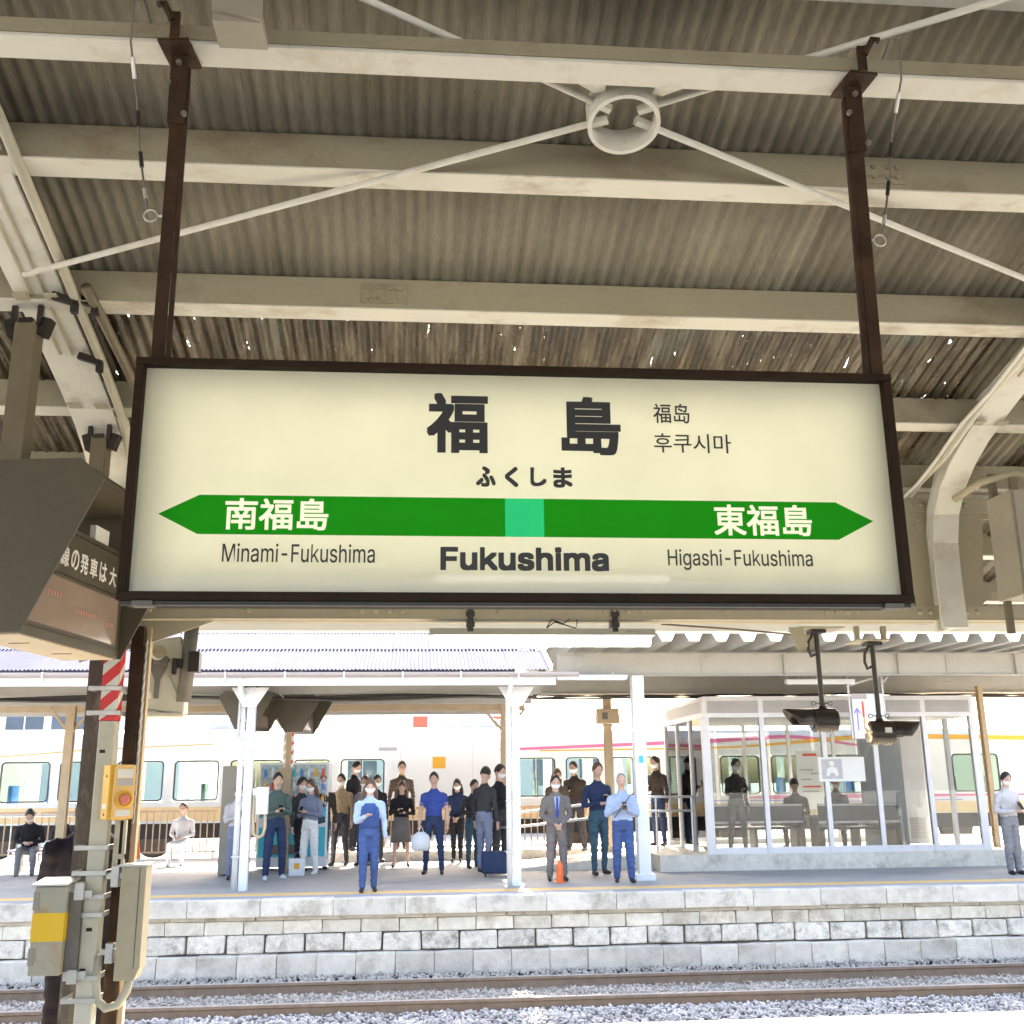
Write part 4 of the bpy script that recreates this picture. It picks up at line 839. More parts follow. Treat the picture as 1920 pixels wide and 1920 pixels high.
for (x0, x1, y, lb) in ((.25, 2.10, 1.0, "dark bench inside the waiting room, left bay"), (2.25, 3.85, .55, "dark bench inside the waiting room behind the white notice")):
    t = thing("waiting_bench", lb, "bench", (5.34+x0, 19.75+y, .28)); W_ = x1-x0
    b = MB(); b.box(0, W_, -.02, .42, .38, .43); b.obj("seat", "bench_dark", t, bevel=.01)
    b = MB(); b.box(0, W_, -.06, -.02, .52, .86); b.obj("backrest", "bench_dark", t, bevel=.01)
    b = MB(); b.box(0, W_, -.075, -.0605, .50, .54); b.box(0, W_, -.075, -.0605, .82, .85); b.obj("back_rail", "galvanised", t)
    for x in (.1, W_/2, W_-.1): b = MB(); b.box(x-.025, x+.025, 0, .38, 0, .38); b.obj("leg", "dark_grey_steel", t)
    b = MB(); b.box(-.03, 0.0, -.06, .36, .0, .62); b.box(W_, W_+.03, -.06, .36, .0, .62); b.obj("end_panel", "dark_grey_steel", t)

# ---------------------------------------------------------------- hanging guide sign in front of the waiting room
gs = thing("guide_sign", "white guide sign with up arrow and red orange bar before the waiting room", "guide sign", (8.10, 18.7, 2.30))
b = MB(); b.box(-.30, .29, -.03, .03, 0, .80); b.obj("sign_box", "vending_white", gs, bevel=.006)
for x in (-.33, .32): b = MB(); b.tube([(x,0,0),(x-.02,0,1.5)], .022, 8); b.obj("hanger", "galvanised", gs)
b = MB(); b.bar((.32,0,1.0),(.75,0,1.42), .03, .03); b.bar((-.32,0,.95),(.3,0,1.12), .03, .03); b.obj("stay", "galvanised", gs)
b = MB(); b.box(-.295, -.02, -.034, -.0305, .70, .79); b.obj("header_strip", "gutter", gs)
b = MB(); b.add([(-.235,-.0315,.14),(-.205,-.0315,.14),(-.205,-.0315,.48),(-.16,-.0315,.42),(-.16,-.0315,.47),(-.22,-.0315,.56),(-.28,-.0315,.47),(-.28,-.0315,.42),(-.235,-.0315,.48)], [tuple(range(9))]); b.obj("arrow", "train_purple", gs)
b = MB(); b.box(-.125, -.085, -.0335, -.0305, .38, .66); b.obj("line_colour_bar", "banner_red", gs)
b = MB(); b.box(-.115, -.085, -.0335, -.0305, .12, .375); b.obj("line_colour_bar", "train_amber", gs)
for (x0, x1, z0, z1) in ((-.05,.06,.50,.60),(.11,.24,.50,.62),(-.05,.03,.37,.43),(.12,.22,.38,.42)): b = MB(); b.box(x0, x1, -.032, -.0305, z0, z1); b.obj("faded_print", "alu", gs)

# ---------------------------------------------------------------- small items on the far platform
for (lb, x, y, rz) in (("small hooded display board hanging by the far left white post, nearer one", -2.95, 18.2, -R(10)), ("small hooded display board behind the nearer one on the far platform", -2.25, 19.1, -R(10))):
    t = make_board(lb, (x, y, 2.50), rz, letters=False); t.scale = (1.0, .75, .82)
    for u in (-.1, .1): b = MB(); b.box(u-.02, u+.02, .3, .36, .78, 1.0); b.obj("hanger_post", "olive_post", t)
t = thing("arm_sign", "pale blue flat arm sign on a thin tube beside the far left white post", "sign", (-2.95, 17.45, 2.17))
b = MB(); b.cbox((0,0,.06),(.66,.04,.10), Matrix.Rotation(R(-2), 3, 'Y')); b.obj("sign_plate", "vending_white", t, bevel=.004)
b = MB(); b.tube([(.02,0,.11),(.03,.02,.90)], .022, 8); b.obj("drop_tube", "galvanised", t)
b = MB(); b.box(-.06,.08,-.03,.03,.10,.17); b.obj("clamp", "vending_white", t)
for k, x in enumerate((-2.42, -2.28)):
    t = thing("striped_pole", "thin hanging pole with %s marking below the far display boards" % ("faded tan" if k == 0 else "red and white"), "pole", (x, 19.4, 1.9))
    b = MB(); b.box(-.02, .02, -.02, .02, 0, .75); b.obj("pole", "column_tan" if k == 0 else "tape_white", t)
    for q in range(4): b = MB(); b.add([(-.0205,-.0215,.05+q*.16),(.0205,-.0215,.09+q*.16),(.0205,-.0215,.15+q*.16),(-.0205,-.0215,.11+q*.16)], [(0,1,2,3)]); b.obj("stripe", "tape_white" if k == 0 else "red", t)
vm = thing("vending_machine", "turquoise and white vending machine behind the waiting passengers", "vending machine", (-2.45, 21.5, 0))
b = MB(); b.box(-.70, .65, 0, .75, .06, 2.02); b.obj("cabinet", "vending_white", vm, bevel=.015)
b = MB(); b.box(-.66, .61, -.02, -.002, 1.20, 1.98); d = b.obj("display_window", "poster_mix", vm)
for q in range(3):
    for p_ in range(9): b = MB(); b.lathe([(.030,0),(.030,.11),(.014,.14),(.014,.16)], (-.58+p_*.14, -.03, 1.25+q*.25), 'Z', 8); b.obj("drink_sample", ("turquoise","train_amber","seat_blue","banner_red","vending_white")[(p_*2+q) % 5], d)
b = MB(); b.box(-.66, .61, -.02, -.002, .98, 1.17); b.obj("button_panel", "turquoise", vm)
b = MB(); b.box(-.66, .61, -.02, -.002, .25, .80); b.obj("lower_panel", "turquoise", vm); b = MB(); b.box(-.40, .20, -.03, -.021, .30, .48); b.obj("pickup_flap", "dark_grey_steel", vm)
gb = thing("equipment_locker", "grey brown metal locker behind the left white post on the far platform", "locker", (-3.42, 20.5, 0))
b = MB(); b.box(-.26, .24, 0, .5, .02, 1.95); b.obj("locker_body", "grey_cabinet", gb, bevel=.01); b = MB(); b.box(-.22, .20, -.012, -.001, .10, 1.88); d = b.obj("locker_door", "grey_cabinet", gb); b = MB(); b.box(.12, .15, -.03, -.013, .95, 1.15); b.obj("door_handle", "galvanised", d)
jb = thing("meter_box", "pale meter box with looped conduit on the left white post", "meter box", (-2.50, 17.58, .85))
b = MB(); b.box(-.10, .08, -.06, .06, .30, .72); b.obj("box_body", "vending_white", jb, bevel=.008)
b = MB(); b.tube([(.04,0,.30),(.05,0,.10),(.02,0,-.02),(-.06,0,-.06),(-.13,0,0),(-.14,0,.2),(-.14,0,.6)], .025, 10); b.obj("conduit", "column_tan", jb, smooth=True)
cn = thing("traffic_cone", "small orange traffic cone beside the worker in white", "cone", (-5.30, 21.2, 0))
b = MB(); b.lathe([(.11,.03),(.02,.58),(.0005,.59)], (0,0,0), 'Z', 16); b.obj("cone", "cone_orange", cn); b = MB(); b.lathe([(.091,.18),(.075,.28)], (0,0,0), 'Z', 16); b.obj("white_band", "tape_white", cn); b = MB(); b.box(-.15,.15,-.15,.15,0,.035); b.obj("base", "cone_orange", cn)
# handrail of the ramp
hr = thing("handrail", "white tubular double handrail along the ramp behind the passengers", "handrail", (0, 20.5, 0))
for dz in (.80, 1.06): b = MB(); b.tube([(1.3,0,dz-.03),(2.0,0,dz),(4.35,0,dz+.24),(5.25,0,dz+.24)], .022, 8); b.obj("rail_tube", "rail_steel", hr, smooth=True)
for x in (1.45, 2.5, 3.5, 4.5, 5.2):
    zt = 1.06 + max(0, min(.24, (x-2.0)*.1)); zb_ = max(0, min(.275, (x-1.4)*.0935)) if x < 4.345 else 0.28
    b = MB(); b.tube([(x,0,zb_),(x,0,zt)], .022, 8); b.obj("post", "rail_steel", hr)
hr2 = thing("handrail", "short white handrail right of the waiting room", "handrail", (11.5, 19.2, 0))
for z in (.6, 1.0): b = MB(); b.tube([(-.15,0,z),(.5,0,z)], .025, 8); b.obj("rail_tube", "rail_steel", hr2)
for x in (-.1, .45): b = MB(); b.tube([(x,0,0),(x,0,1.0)], .025, 8); b.obj("post", "rail_steel", hr2)
# brown fence at the back of the platform
for k in range(9):
    x0 = -10.5 + k*2.0
    if 3.4 < x0 < 9.5: continue
    t = thing("fence_panel", "brown bar fence panel across the far platform, %s" % ["leftmost by the seated man", "behind the seated man", "right of the tan post", "behind the worker in white", "behind the vending machine", "behind the passengers at left", "behind the woman in a dark coat", "behind the man in the navy shirt", "right end"][k], "fence", (x0, 25.3, 0), group="brown fence panels along the platform back")
    b = MB(); b.box(0, 1.9, -.02, .02, 1.02, 1.07); b.box(0, 1.9, -.015, .015, .14, .17); b.obj("rail", "fence_brown", t)
    for q in range(13): b = MB(); b.box(.02+q*.15, .045+q*.15, -.012, .012, .17 if q % 6 else 0, 1.02); b.obj("bar", "fence_brown", t)
hr3 = thing("handrail", "thin pale handrail behind the seated man at far left", "handrail", (-9.5, 22.6, 0))
for z in (.15, 1.05): b = MB(); b.tube([(0,0,z),(3.6,0,z)], .022, 8); b.obj("rail_tube", "rail_steel", hr3)
for q in range(9): b = MB(); b.tube([(q*.45,0,.0 if q % 4 == 0 else .15),(q*.45,0,1.05)], .012, 6); b.obj("baluster", "rail_steel", hr3)
bn = thing("platform_bench", "low grey bench under the seated man at far left", "bench", (-7.9, 21.8, 0))
b = MB(); b.box(0, 1.9, 0, .42, .40, .44); b.obj("seat", "alu", bn, bevel=.01)
for x in (.15, 1.7): b = MB(); b.box(x, x+.05, .05, .37, 0, .40); b.obj("leg", "dark_grey_steel", bn)

# ---------------------------------------------------------------- far train
tr = thing("passenger_train", "cream passenger train with orange lower band and coloured ribbons beyond the far platform", "train", (0, 27.0, -.1))
TY = 0.0
wins = [(-10.13,-8.94),(-8.75,-7.6),(-7.4,-6.25),(-6.03,-4.92),(-4.69,-3.39),(-3.15,-2.22),(-2.0,-.88),(2.40,3.40),(3.64,4.53),(4.80,5.42),(5.62,6.10),(6.29,7.35),(7.63,8.68),(8.96,10.08),(10.29,11.5),(11.8,12.9),(13.8,15.1)]
ZW0, ZW1, ZB, ZT = 1.33, 2.32, .82, 3.02
b = MB(); X0t, X1t = -30, 34
b.box(X0t, X1t, 0, .03, ZB, ZW0); b.box(X0t, X1t, 0, .03, ZW1, 2.75)
edges = [X0t] + [q for w_ in wins for q in w_] + [X1t]
for i in range(0, len(edges), 2): b.box(edges[i], edges[i+1], 0, .03, ZW0, ZW1)
b.prismX([(0,2.75),(.03,2.75),(.14,2.93),(.45,3.04),(.45,3.07),(.11,2.95)], X0t, X1t)
b.box(X0t, X1t, .45, 2.4, 3.04, 3.07); b.obj("car_body", "train_white", tr)
b = MB(); b.box(X0t, X1t, 2.80, 2.83, ZB, ZW0); b.box(X0t, X1t, 2.80, 2.83, ZW1, 3.0)
for i in range(0, len(edges), 2): b.box(edges[i], edges[i+1], 2.80, 2.83, ZW0, ZW1)
b.box(X0t, X1t, .03, 2.8, ZB, ZB+.05); b.obj("far_side", "train_white", tr)
def rounded(x0, x1, z0, z1, r=.10, n=4):
    pts = []
    for (cx, cz, a0) in ((x1-r, z1-r, 0), (x0+r, z1-r, 90), (x0+r, z0+r, 180), (x1-r, z0+r, 270)):
        for k in range(n+1): a = R(a0+90*k/n); pts.append((cx+r*math.cos(a), cz+r*math.sin(a)))
    return pts
for (a, c) in wins:
    o = rounded(a+.012, c-.012, ZW0+.012, ZW1-.012); i_ = rounded(a+.05, c-.05, ZW0+.05, ZW1-.05, .07)
    b = MB(); n = len(o); v = [(p[0], -.012, p[1]) for p in o]+[(p[0], -.012, p[1]) for p in i_]+[(p[0], .02, p[1]) for p in i_]; b.add(v, [(k, (k+1) % n, n+(k+1) % n, n+k) for k in range(n)]+[(n+k, n+(k+1) % n, 2*n+(k+1) % n, 2*n+k) for k in range(n)])
    wf = b.obj("window", "train_dark", tr)
    b = MB(); b.prismY(rounded(a+.045, c-.045, ZW0+.045, ZW1-.045, .07), .004, .010); b.obj("pane", "train_glass", wf)
    b = MB(); b.box(a+(c-a)*.5-.012, a+(c-a)*.5+.012, -.006, .003, ZW0+.05, ZW1-.05); b.obj("sash", "alu", wf)
for x in np.arange(-10, 15, .92):
    if -.6 < x < 2.2: continue
    b = MB(); b.box(x, x+.10, .25, .75, ZW0-.3, ZW0+.42); b.box(x, x+.42, .25, .75, ZW0-.3, ZW0-.15); b.obj("seat", "train_seat" if int(x*3) % 3 else "seat_blue", tr, bevel=.02)
def ribbon(name, pts, mt_, y):
    """painted curve on the body side: pts are (x, centre z, half width)"""
    xs = np.linspace(pts[0][0], pts[-1][0], 40); zc = np.interp(xs, [p[0] for p in pts], [p[1] for p in pts]); hw = np.interp(xs, [p[0] for p in pts], [p[2] for p in pts])
    for _ in range(6): zc[1:-1] = (zc[:-2]+zc[1:-1]*2+zc[2:])/4
    v = [(a, y, z+h) for a, z, h in zip(xs, zc, hw)] + [(a, y, z-h) for a, z, h in zip(xs, zc, hw)]
    b = MB(); b.add(v, [(k, k+1, 41+k, 40+k) for k in range(39)]); return b.obj(name, mt_, tr)
ribbon("ribbon", [(2,2.50,.03),(7.6,2.68,.05),(9.5,2.80,.045),(10.4,2.72,.04),(11.2,2.52,.03),(13,2.45,.02)], "train_pink", -.004)
ribbon("ribbon", [(3,2.47,.015),(7.6,2.50,.02),(8.9,2.56,.03),(10.4,2.70,.05),(11.8,2.78,.06),(16,2.70,.06)], "train_amber", -.006)
ribbon("ribbon", [(7.8,1.24,.0),(8.2,1.27,.02),(8.35,1.28,.02),(8.75,1.26,.035),(9.0,1.26,.05),(10.5,1.27,.05),(12,1.27,.04),(16,1.26,.02)], "train_pink", -.004)
ribbon("ribbon", [(7.0,1.20,.01),(8.8,1.19,.015),(9.7,1.155,.02),(11.1,1.14,.015),(14,1.15,.01)], "train_purple", -.006)
ribbon("ribbon", [(-14,2.36,.012),(-10.2,2.42,.012),(-8.1,2.58,.015),(-5,2.70,.01)], "train_amber", -.004)
ribbon("lower_band", [(-30,1.0,.17),(-10,1.03,.18),(-7.5,1.08,.16),(-4,1.02,.17),(2,.98,.15),(5,1.0,.15),(8,.98,.14),(16,.97,.14),(34,.97,.14)], "train_orange", -.003)
b = MB(); b.box(.30, .62, -.010, -.001, 2.06, 2.34); b.obj("destination_sign", "train_amber", tr)
b = MB(); b.box(-1.05, -.6, -.008, -.001, 2.50, 2.58); b.obj("vent", "alu_louver", tr)
for x in (-.5, 1.3): b = MB(); b.box(x-.006, x+.006, -.006, -.001, ZB+.02, 2.6); b.obj("door_seam", "alu", tr)
b = MB(); b.box(X0t, X1t, .4, 2.4, .45, ZB); b.obj("underframe", "train_dark", tr)
for x in (-12.5, -10.2, -6.5, 4.0, 8.0, 14.0):
    b = MB(); b.lathe([(.10,-.02),(.40,-.02),(.43,0),(.43,.05),(.46,.06),(.46,.12),(.0005,.12)], (x, .45, .46), 'Y', 28); b.obj("wheel", "rail_side", tr)
for x in (-4.2, -3.2, -2.4, -1.4, -.6, .3, 1.1, 1.9, 3.0):
    b = MB()
    for k in range(5): b.lathe([(.03,.0),(.07,.012),(.07,.03),(.03,.045)], (x, 1.0, 3.08+k*.05), 'Z', 10)
    b.obj("roof_insulator", "insulator", tr)
b = MB(); b.box(-5.4, -4.6, .7, 1.5, 3.08, 3.34); b.box(-3.9, -1.9, .8, 1.6, 3.08, 3.24); b.box(.5, 2.4, .8, 1.5, 3.08, 3.30); b.obj("roof_equipment", "train_roof", tr, bevel=.02)
b = MB(); b.tube([(-6,1.2,3.42),(0,1.2,3.45),(4,1.2,3.42)], .025, 6); b.obj("roof_busbar", "insulator", tr)

# ---------------------------------------------------------------- beyond the train
bd = thing("station_building", "pale office building with dark window strip far behind the train, left", "building", (-24, 55, -1.2))
b = MB(); b.box(-6, 12, 0, 12, 0, 9.5); b.obj("wall", "building_wall", bd)
for k in range(6): b = MB(); b.box(-5.4+k*2.2, -3.6+k*2.2, -.04, -.005, 5.6, 6.8); w_ = b.obj("window", "window_dark", bd); b = MB(); b.box(-4.53+k*2.2, -4.47+k*2.2, -.06, -.041, 5.6, 6.8); b.obj("window_bar", "steel_white", w_)
b = MB(); b.box(-6.3, 12.3, -.3, 12.3, 9.5, 9.9); b.obj("parapet", "steel_white", bd)
b2 = thing("commercial_building", "white building with two red vertical banners far behind the train", "building", (3, 62, -1.2))
b = MB(); b.box(-8, 9, 0, 14, 0, 6.6); b.obj("wall", "building_wall", b2)
for (x0, x1) in ((-3.45, -2.65), (1.2, 2.1)): b = MB(); b.box(x0, x1, -.12, -.01, 4.8, 9.6); b.obj("banner", "banner_red", b2)
for k in range(6): b = MB(); b.box(-7.3+k*2.7, -5.5+k*2.7, -.04, -.005, 2.6, 4.2); b.obj("window", "window_dark", b2)
for (lb, x0, x1, y, z) in (("white lattice overhead gantry beam behind the waiting room", 9.0, 36, 45, 3.6),):
    t = thing("lattice_gantry", lb, "gantry", (0, y, -.2))
    b = MB(); b.box(x0, x1, -.06, .06, z, z+.10); b.box(x0, x1, -.06, .06, z+1.5, z+1.6); b.obj("chord", "steel_white", t)
    n = int((x1-x0)/1.0)
    for k in range(n):
        xa = x0+k; b = MB(); b.bar((xa,0,z+.1),(xa+1,0,z+1.5), .05, .05); b.bar((xa,.07,z+1.5),(xa+1,.07,z+.1), .05, .05); b.obj("lattice_bar", "steel_white", t)
    for x in (x0, x0+9, x0+18, x1): b = MB(); b.box(x-.12, x+.12, -.12, .12, -1, z+2.6); b.obj("mast", "steel_white", t)
for k, (y, z) in enumerate(((28.4, 5.2), (31.5, 5.4))):
    t = thing("overhead_wire", "thin overhead contact wire %s" % ("above the far train" if k == 0 else "beyond the far train"), "wire", (0, y, z))
    b = MB(); b.tube([(-60,0,0),(60,0,0)], .008, 5); b.tube([(x, 0, .55+.25*math.cos(x*.25)) for x in range(-60, 61, 3)], .008, 5); b.obj("wire", "dark_cable", t)

# ================================================================== PEOPLE
def cloth(name, col, var=.16): return mat("cloth_"+name, col, .9, var=var, scale=5, bump=.35, bscale=14, spec=.2)
mat("skin", (.55, .36, .27), .5, var=.06, scale=6, spec=.3)
mat("hair_dark", (.022, .017, .014), .55, var=.3, scale=30, bump=.5, bscale=90)
mat("hair_brown", (.10, .055, .03), .5, var=.3, scale=30, bump=.5, bscale=90)
mat("hair_grey", (.33, .32, .31), .6, var=.2, scale=30, bump=.5, bscale=90)
mat("mask_white", (.78, .79, .80), .8, var=.03)
mat("eye_dark", (.02, .015, .012), .2, var=0)
mat("shoe_dark", (.025, .022, .022), .45, var=.2); mat("shoe_white", (.66, .67, .68), .6, var=.08)
mat("phone", (.02, .02, .022), .15, var=0)

def loft(V, Fc, rings, n=14):
    """closed tube through rings (centre, radius a, radius b, axis a, axis b)"""
    base = len(V)
    for (c, ra, rb, a, b_) in rings:
        for k in range(n): t = 2*math.pi*k/n; V.append(c + a*(ra*math.cos(t)) + b_*(rb*math.sin(t)))
    m_ = len(rings)
    for i in range(m_-1):
        for k in range(n): Fc.append((base+i*n+k, base+i*n+(k+1) % n, base+(i+1)*n+(k+1) % n, base+(i+1)*n+k))
    Fc.append(tuple(base+k for k in reversed(range(n)))); Fc.append(tuple(base+(m_-1)*n+k for k in range(n)))
def limb(V, Fc, pts, rad, n=10):
    pts = [Vector(p) for p in pts]; rings = []; P2 = []; R2 = []
    for i in range(len(pts)-1):
        for q in range(4): P2.append(pts[i].lerp(pts[i+1], q/4)); R2.append(rad[i]+(rad[i+1]-rad[i])*q/4)
    P2.append(pts[-1]); R2.append(rad[-1]); prev = None
    for i, p in enumerate(P2):
        d = (P2[min(i+1, len(P2)-1)]-P2[max(i-1, 0)]).normalized(); a = d.orthogonal().normalized() if prev is None else (prev-d*prev.dot(d)).normalized(); prev = a
        rings.append((p, R2[i], R2[i], a, d.cross(a)))
    d0 = (P2[0]-P2[1]).normalized(); d1 = (P2[-1]-P2[-2]).normalized()
    r0, r1 = rings[0], rings[-1]
    rings = [(r0[0]+d0*r0[1]*.8, r0[1]*.45, r0[2]*.45, r0[3], r0[4])] + rings + [(r1[0]+d1*r1[1]*.8, r1[1]*.45, r1[2]*.45, r1[3], r1[4])]
    loft(V, Fc, rings, n); return list(zip(P2, R2))
def ball(V, Fc, c, r, n=12):
    c = Vector(c); rings = []
    for i in range(1, 8):
        t = math.pi*i/8; rings.append((c+Vector((0, 0, -r[2]*math.cos(t))), r[0]*math.sin(t), r[1]*math.sin(t), Vector((1, 0, 0)), Vector((0, 1, 0))))
    loft(V, Fc, rings, n); return [(c, min(r))]

def person(label, loc, face, h=1.70, top="navy", bottom="navy", shoes="shoe_dark", hair="hair_dark", style="short", mask=True, arms="phone", pose="stand",
           loose=1.0, sleeve=True, build=1.0, lean=0.0, skirt=None, voxel=.017, head_down=.25, phone=True, group="people waiting on the far platform"):
    """one person: a single continuous body grown from tapered limbs, with hair, mask and accessories as parts. Faces -Y at face = 0."""
    s = h/1.70; V = []; Fc = []; tags = []           # tags: (samples, slot)
    X, Y, Z = Vector((1,0,0)), Vector((0,1,0)), Vector((0,0,1))
    hs_ = random.Random(label+"stance"); st_ = [hs_.uniform(-.09, .09), hs_.uniform(-.02, .05)]; lean = lean + (hs_.uniform(-.03, .07) if pose == "stand" and lean < .1 else 0)
    hipz = .90 if pose == "stand" else .50
    up = Vector((0, -math.sin(lean), math.cos(lean))); fwd = Vector((0, -math.cos(lean), -math.sin(lean)))
    hip = Vector((0, 0, hipz))
    def T(dx, dz, dy=0): return hip + X*dx + up*dz - fwd*dy      # torso frame (dy to the back)
    prof = [(-.06,.135,.105),(.03,.160*build,.118*build),(.13,.150*build,.112*build),(.22,.142*build,.105*build),(.33,.162*build,.118*build),(.43,.178,.118),(.50,.150,.100),(.545,.085,.075),(.58,.058,.060),(.64,.054,.058)]
    rings = [(T(0, dz), rx*(1.04 if loose > 1.05 else 1), ry*(1.05 if loose > 1.05 else 1), X, -fwd) for dz, rx, ry in prof]; loft(V, Fc, rings, 18)
    tags.append(([(T(q*.07, dz), rx*.8) for dz, rx, ry in prof[2:7] for q in (-1, 0, 1)], 1)); tags.append(([(T(q*.06, dz), .15) for dz in (-.05, .03) for q in (-1, 0, 1)], 2)); tags.append(([(T(0, .575), .075), (T(0, .61), .07), (T(0, .64), .06)], 0))
    # head, bowed by head_down
    hd = lean*.5 + head_down; hu = Vector((0, -math.sin(hd), math.cos(hd))); hf = Vector((0, -math.cos(hd), -math.sin(hd)))
    hc = T(0, .655) + hu*.090
    rings = []
    for i in range(1, 12):
        t = math.pi*i/12; zz = -.124*math.cos(t); k = math.sin(t)
        jaw = 1 - .16*max(0, -zz/.118); rings.append((hc+hu*zz+hf*(.006 if zz < 0 else -.006), .083*k*jaw, .100*k*(1-.08*max(0, -zz/.118)), X, hf))
    loft(V, Fc, rings, 16); tags.append(([(hc, .09), (hc+hu*.06, .07), (hc-hu*.05, .07)], 0))
    ball(V, Fc, hc+hf*.099-hu*.012, (.014, .018, .020))                       # nose
    for sx in (-1, 1): ball(V, Fc, hc+X*sx*.084-hf*.004-hu*.005, (.012, .020, .030))   # ears
    # legs
    feet = []
    for sx in (-1, 1):
        hj = hip + X*sx*.085
        if pose == "stand": pts = [hj, Vector((sx*(.095+st_[1]), -.012-.5*sx*st_[0]-.02*abs(st_[0])*10*(sx > 0), .49)), Vector((sx*(.10+st_[1]*1.5), .012-sx*st_[0], .085))]
        else: pts = [hj, Vector((sx*.13, -.43, .50)), Vector((sx*.125, -.40+.04*sx, .085))]
        lr = [.092*build, .064, .046]; lr = [r*(loose if i else 1) for i, r in enumerate(lr)]
        if skirt: lr = [.085, .052, .037]
        sm = limb(V, Fc, pts, lr)
        cut = len(sm)//2
        tags.append((sm, (0 if skirt else 2)))
        an = pts[2]; toe = an + Vector((sx*.025, -.145, -.050)); hl = an + Vector((0, .035, -.045))
        sm = limb(V, Fc, [hl, an+Vector((sx*.01, -.05, -.045)), toe], [.036, .042, .034], 8); tags.append((sm, 3)); feet.append(an)
    # arms
    hands = []
    for sx in (-1, 1):
        sh = T(sx*.185, .455)
        if arms == "phone": k1 = hs_.uniform(-.05, .09); el = sh + X*sx*(.045+hs_.uniform(0, .05)) - up*.27 - fwd*.02; wr_ = T(sx*.055, .24+k1) + fwd*(.27-.4*abs(k1))
        elif arms == "one" and sx < 0: el = sh + X*sx*.04 - up*.27; wr_ = T(sx*.05, .28) + fwd*.26
        elif arms == "clasp": el = sh + X*sx*.07 - up*.26 - fwd*.03; wr_ = T(sx*.045, .03) + fwd*.20
        elif arms == "lap": el = sh + X*sx*.06 - up*.26 + fwd*.02; wr_ = Vector((sx*.06, -.30, hipz+.14))
        else: el = sh + X*sx*.055 - up*.28; wr_ = el + X*sx*.015 - up*.24 + fwd*.05
        k = 1.12 if loose > 1.05 else 1.0
        up_s = limb(V, Fc, [sh-X*sx*.03, sh, sh.lerp(el, .55)], [.060, .062*k, .050*k]); lo1 = limb(V, Fc, [sh.lerp(el, .5), el, el.lerp(wr_, .9)], [.050*k, .044*k, .034*k]); wri = limb(V, Fc, [el.lerp(wr_, .8), wr_], [.030, .027])
        tags.append((up_s, 1)); tags.append((lo1, 1 if sleeve else 0)); tags.append((wri[2:], 0))
        d = (wr_-el).normalized(); palm = wr_+d*.045
        limb(V, Fc, [wr_, palm+d*.02], [.028, .030]); tags.append(([(palm, .035), (palm+d*.03, .035)], 0)); hands.append((palm, d, sx))
    me = bpy.data.meshes.new("person"); me.from_pydata([tuple(v*s) for v in V], [], Fc)
    ob = bpy.data.objects.new("person", me); COL.objects.link(ob)
    md = ob.modifiers.new("r", 'REMESH'); md.mode = 'VOXEL'; md.voxel_size = voxel*s; md.use_smooth_shade = True
    md = ob.modifiers.new("s", 'SMOOTH'); md.factor = .5; md.iterations = 3
    dg = bpy.context.evaluated_depsgraph_get(); dg.update(); m2 = bpy.data.meshes.new_from_object(ob.evaluated_get(dg)); bpy.data.objects.remove(ob); bpy.data.meshes.remove(me)
    nP = len(m2.polygons); cen = np.empty(nP*3); m2.polygons.foreach_get("center", cen); cen = cen.reshape(-1, 3)/s
    best = np.full(nP, 1e9); slot = np.zeros(nP, int)
    for sm, sl_ in tags:
        for (p, r) in sm:
            d = np.linalg.norm(cen-np.array(p), axis=1)/max(r, .02); k = d < best; best[k] = d[k]; slot[k] = sl_
    # folds in the clothes: low waves pushed along the normals, stronger at joints and hems
    nv_ = len(m2.vertices); co = np.empty(nv_*3); m2.vertices.foreach_get("co", co); co = co.reshape(-1, 3); no = np.empty(nv_*3); m2.vertices.foreach_get("normal", no); no = no.reshape(-1, 3)
    ph_ = (sum(map(ord, label)) % 97)/7.0; q_ = co/s
    fold = np.sin(q_[:, 2]*46+q_[:, 0]*21+ph_)*np.sin(q_[:, 0]*33-q_[:, 2]*17+q_[:, 1]*25+ph_*2) + .6*np.sin(q_[:, 2]*85+q_[:, 1]*60+ph_*3)
    amp_ = .0055*np.clip((1.36-q_[:, 2])/.1, 0, 1) if pose == "stand" and lean < .1 else .0045*np.clip((hipz+.45-q_[:, 2])/.1, 0, 1)
    amp_ = amp_*np.clip((q_[:, 2]-.10)/.06, 0, 1); co = co + no*(fold*amp_*s)[:, None]; m2.vertices.foreach_set("co", co.ravel())
    # fingers
    verts = [v.co.copy() for v in m2.vertices]; faces = [tuple(p.vertices) for p in m2.polygons]; sl2 = list(slot); V2 = []; F2 = []
    for palm, d, sx in hands:
        side = d.cross(Z).normalized() if abs(d.z) < .9 else Vector((0, -1, 0)); side = side if side.length > .1 else X; nrm = d.cross(side).normalized()
        curl = nrm if nrm.z < 0 else -nrm
        for k, L_ in enumerate((.052, .060, .056, .044)):
            p0 = palm + d*.035 + side*(.024-.016*k); p1 = p0 + d*L_*.55 + curl*L_*.15; p2 = p1 + d*L_*.35 + curl*L_*.35
            limb(V2, F2, [p0, p1, p2], [.0085, .0078, .0065], 6)
        limb(V2, F2, [palm+side*.022*sx, palm+side*.040*sx+d*.03, palm+side*.036*sx+d*.058], [.0095, .0085, .007], 6)
    base = len(verts); verts += [v*s for v in V2]; faces += [tuple(i+base for i in f) for f in F2]; sl2 += [0]*len(F2)
    bpy.data.meshes.remove(m2); me = bpy.data.meshes.new("person"); me.from_pydata([tuple(v) for v in verts], [], faces)
    for q in ("skin", "cloth_"+top, "cloth_"+bottom, shoes): me.materials.append(MATS[q])
    me.polygons.foreach_set("material_index", [int(q) for q in sl2]); me.polygons.foreach_set("use_smooth", [True]*len(faces)); me.update()
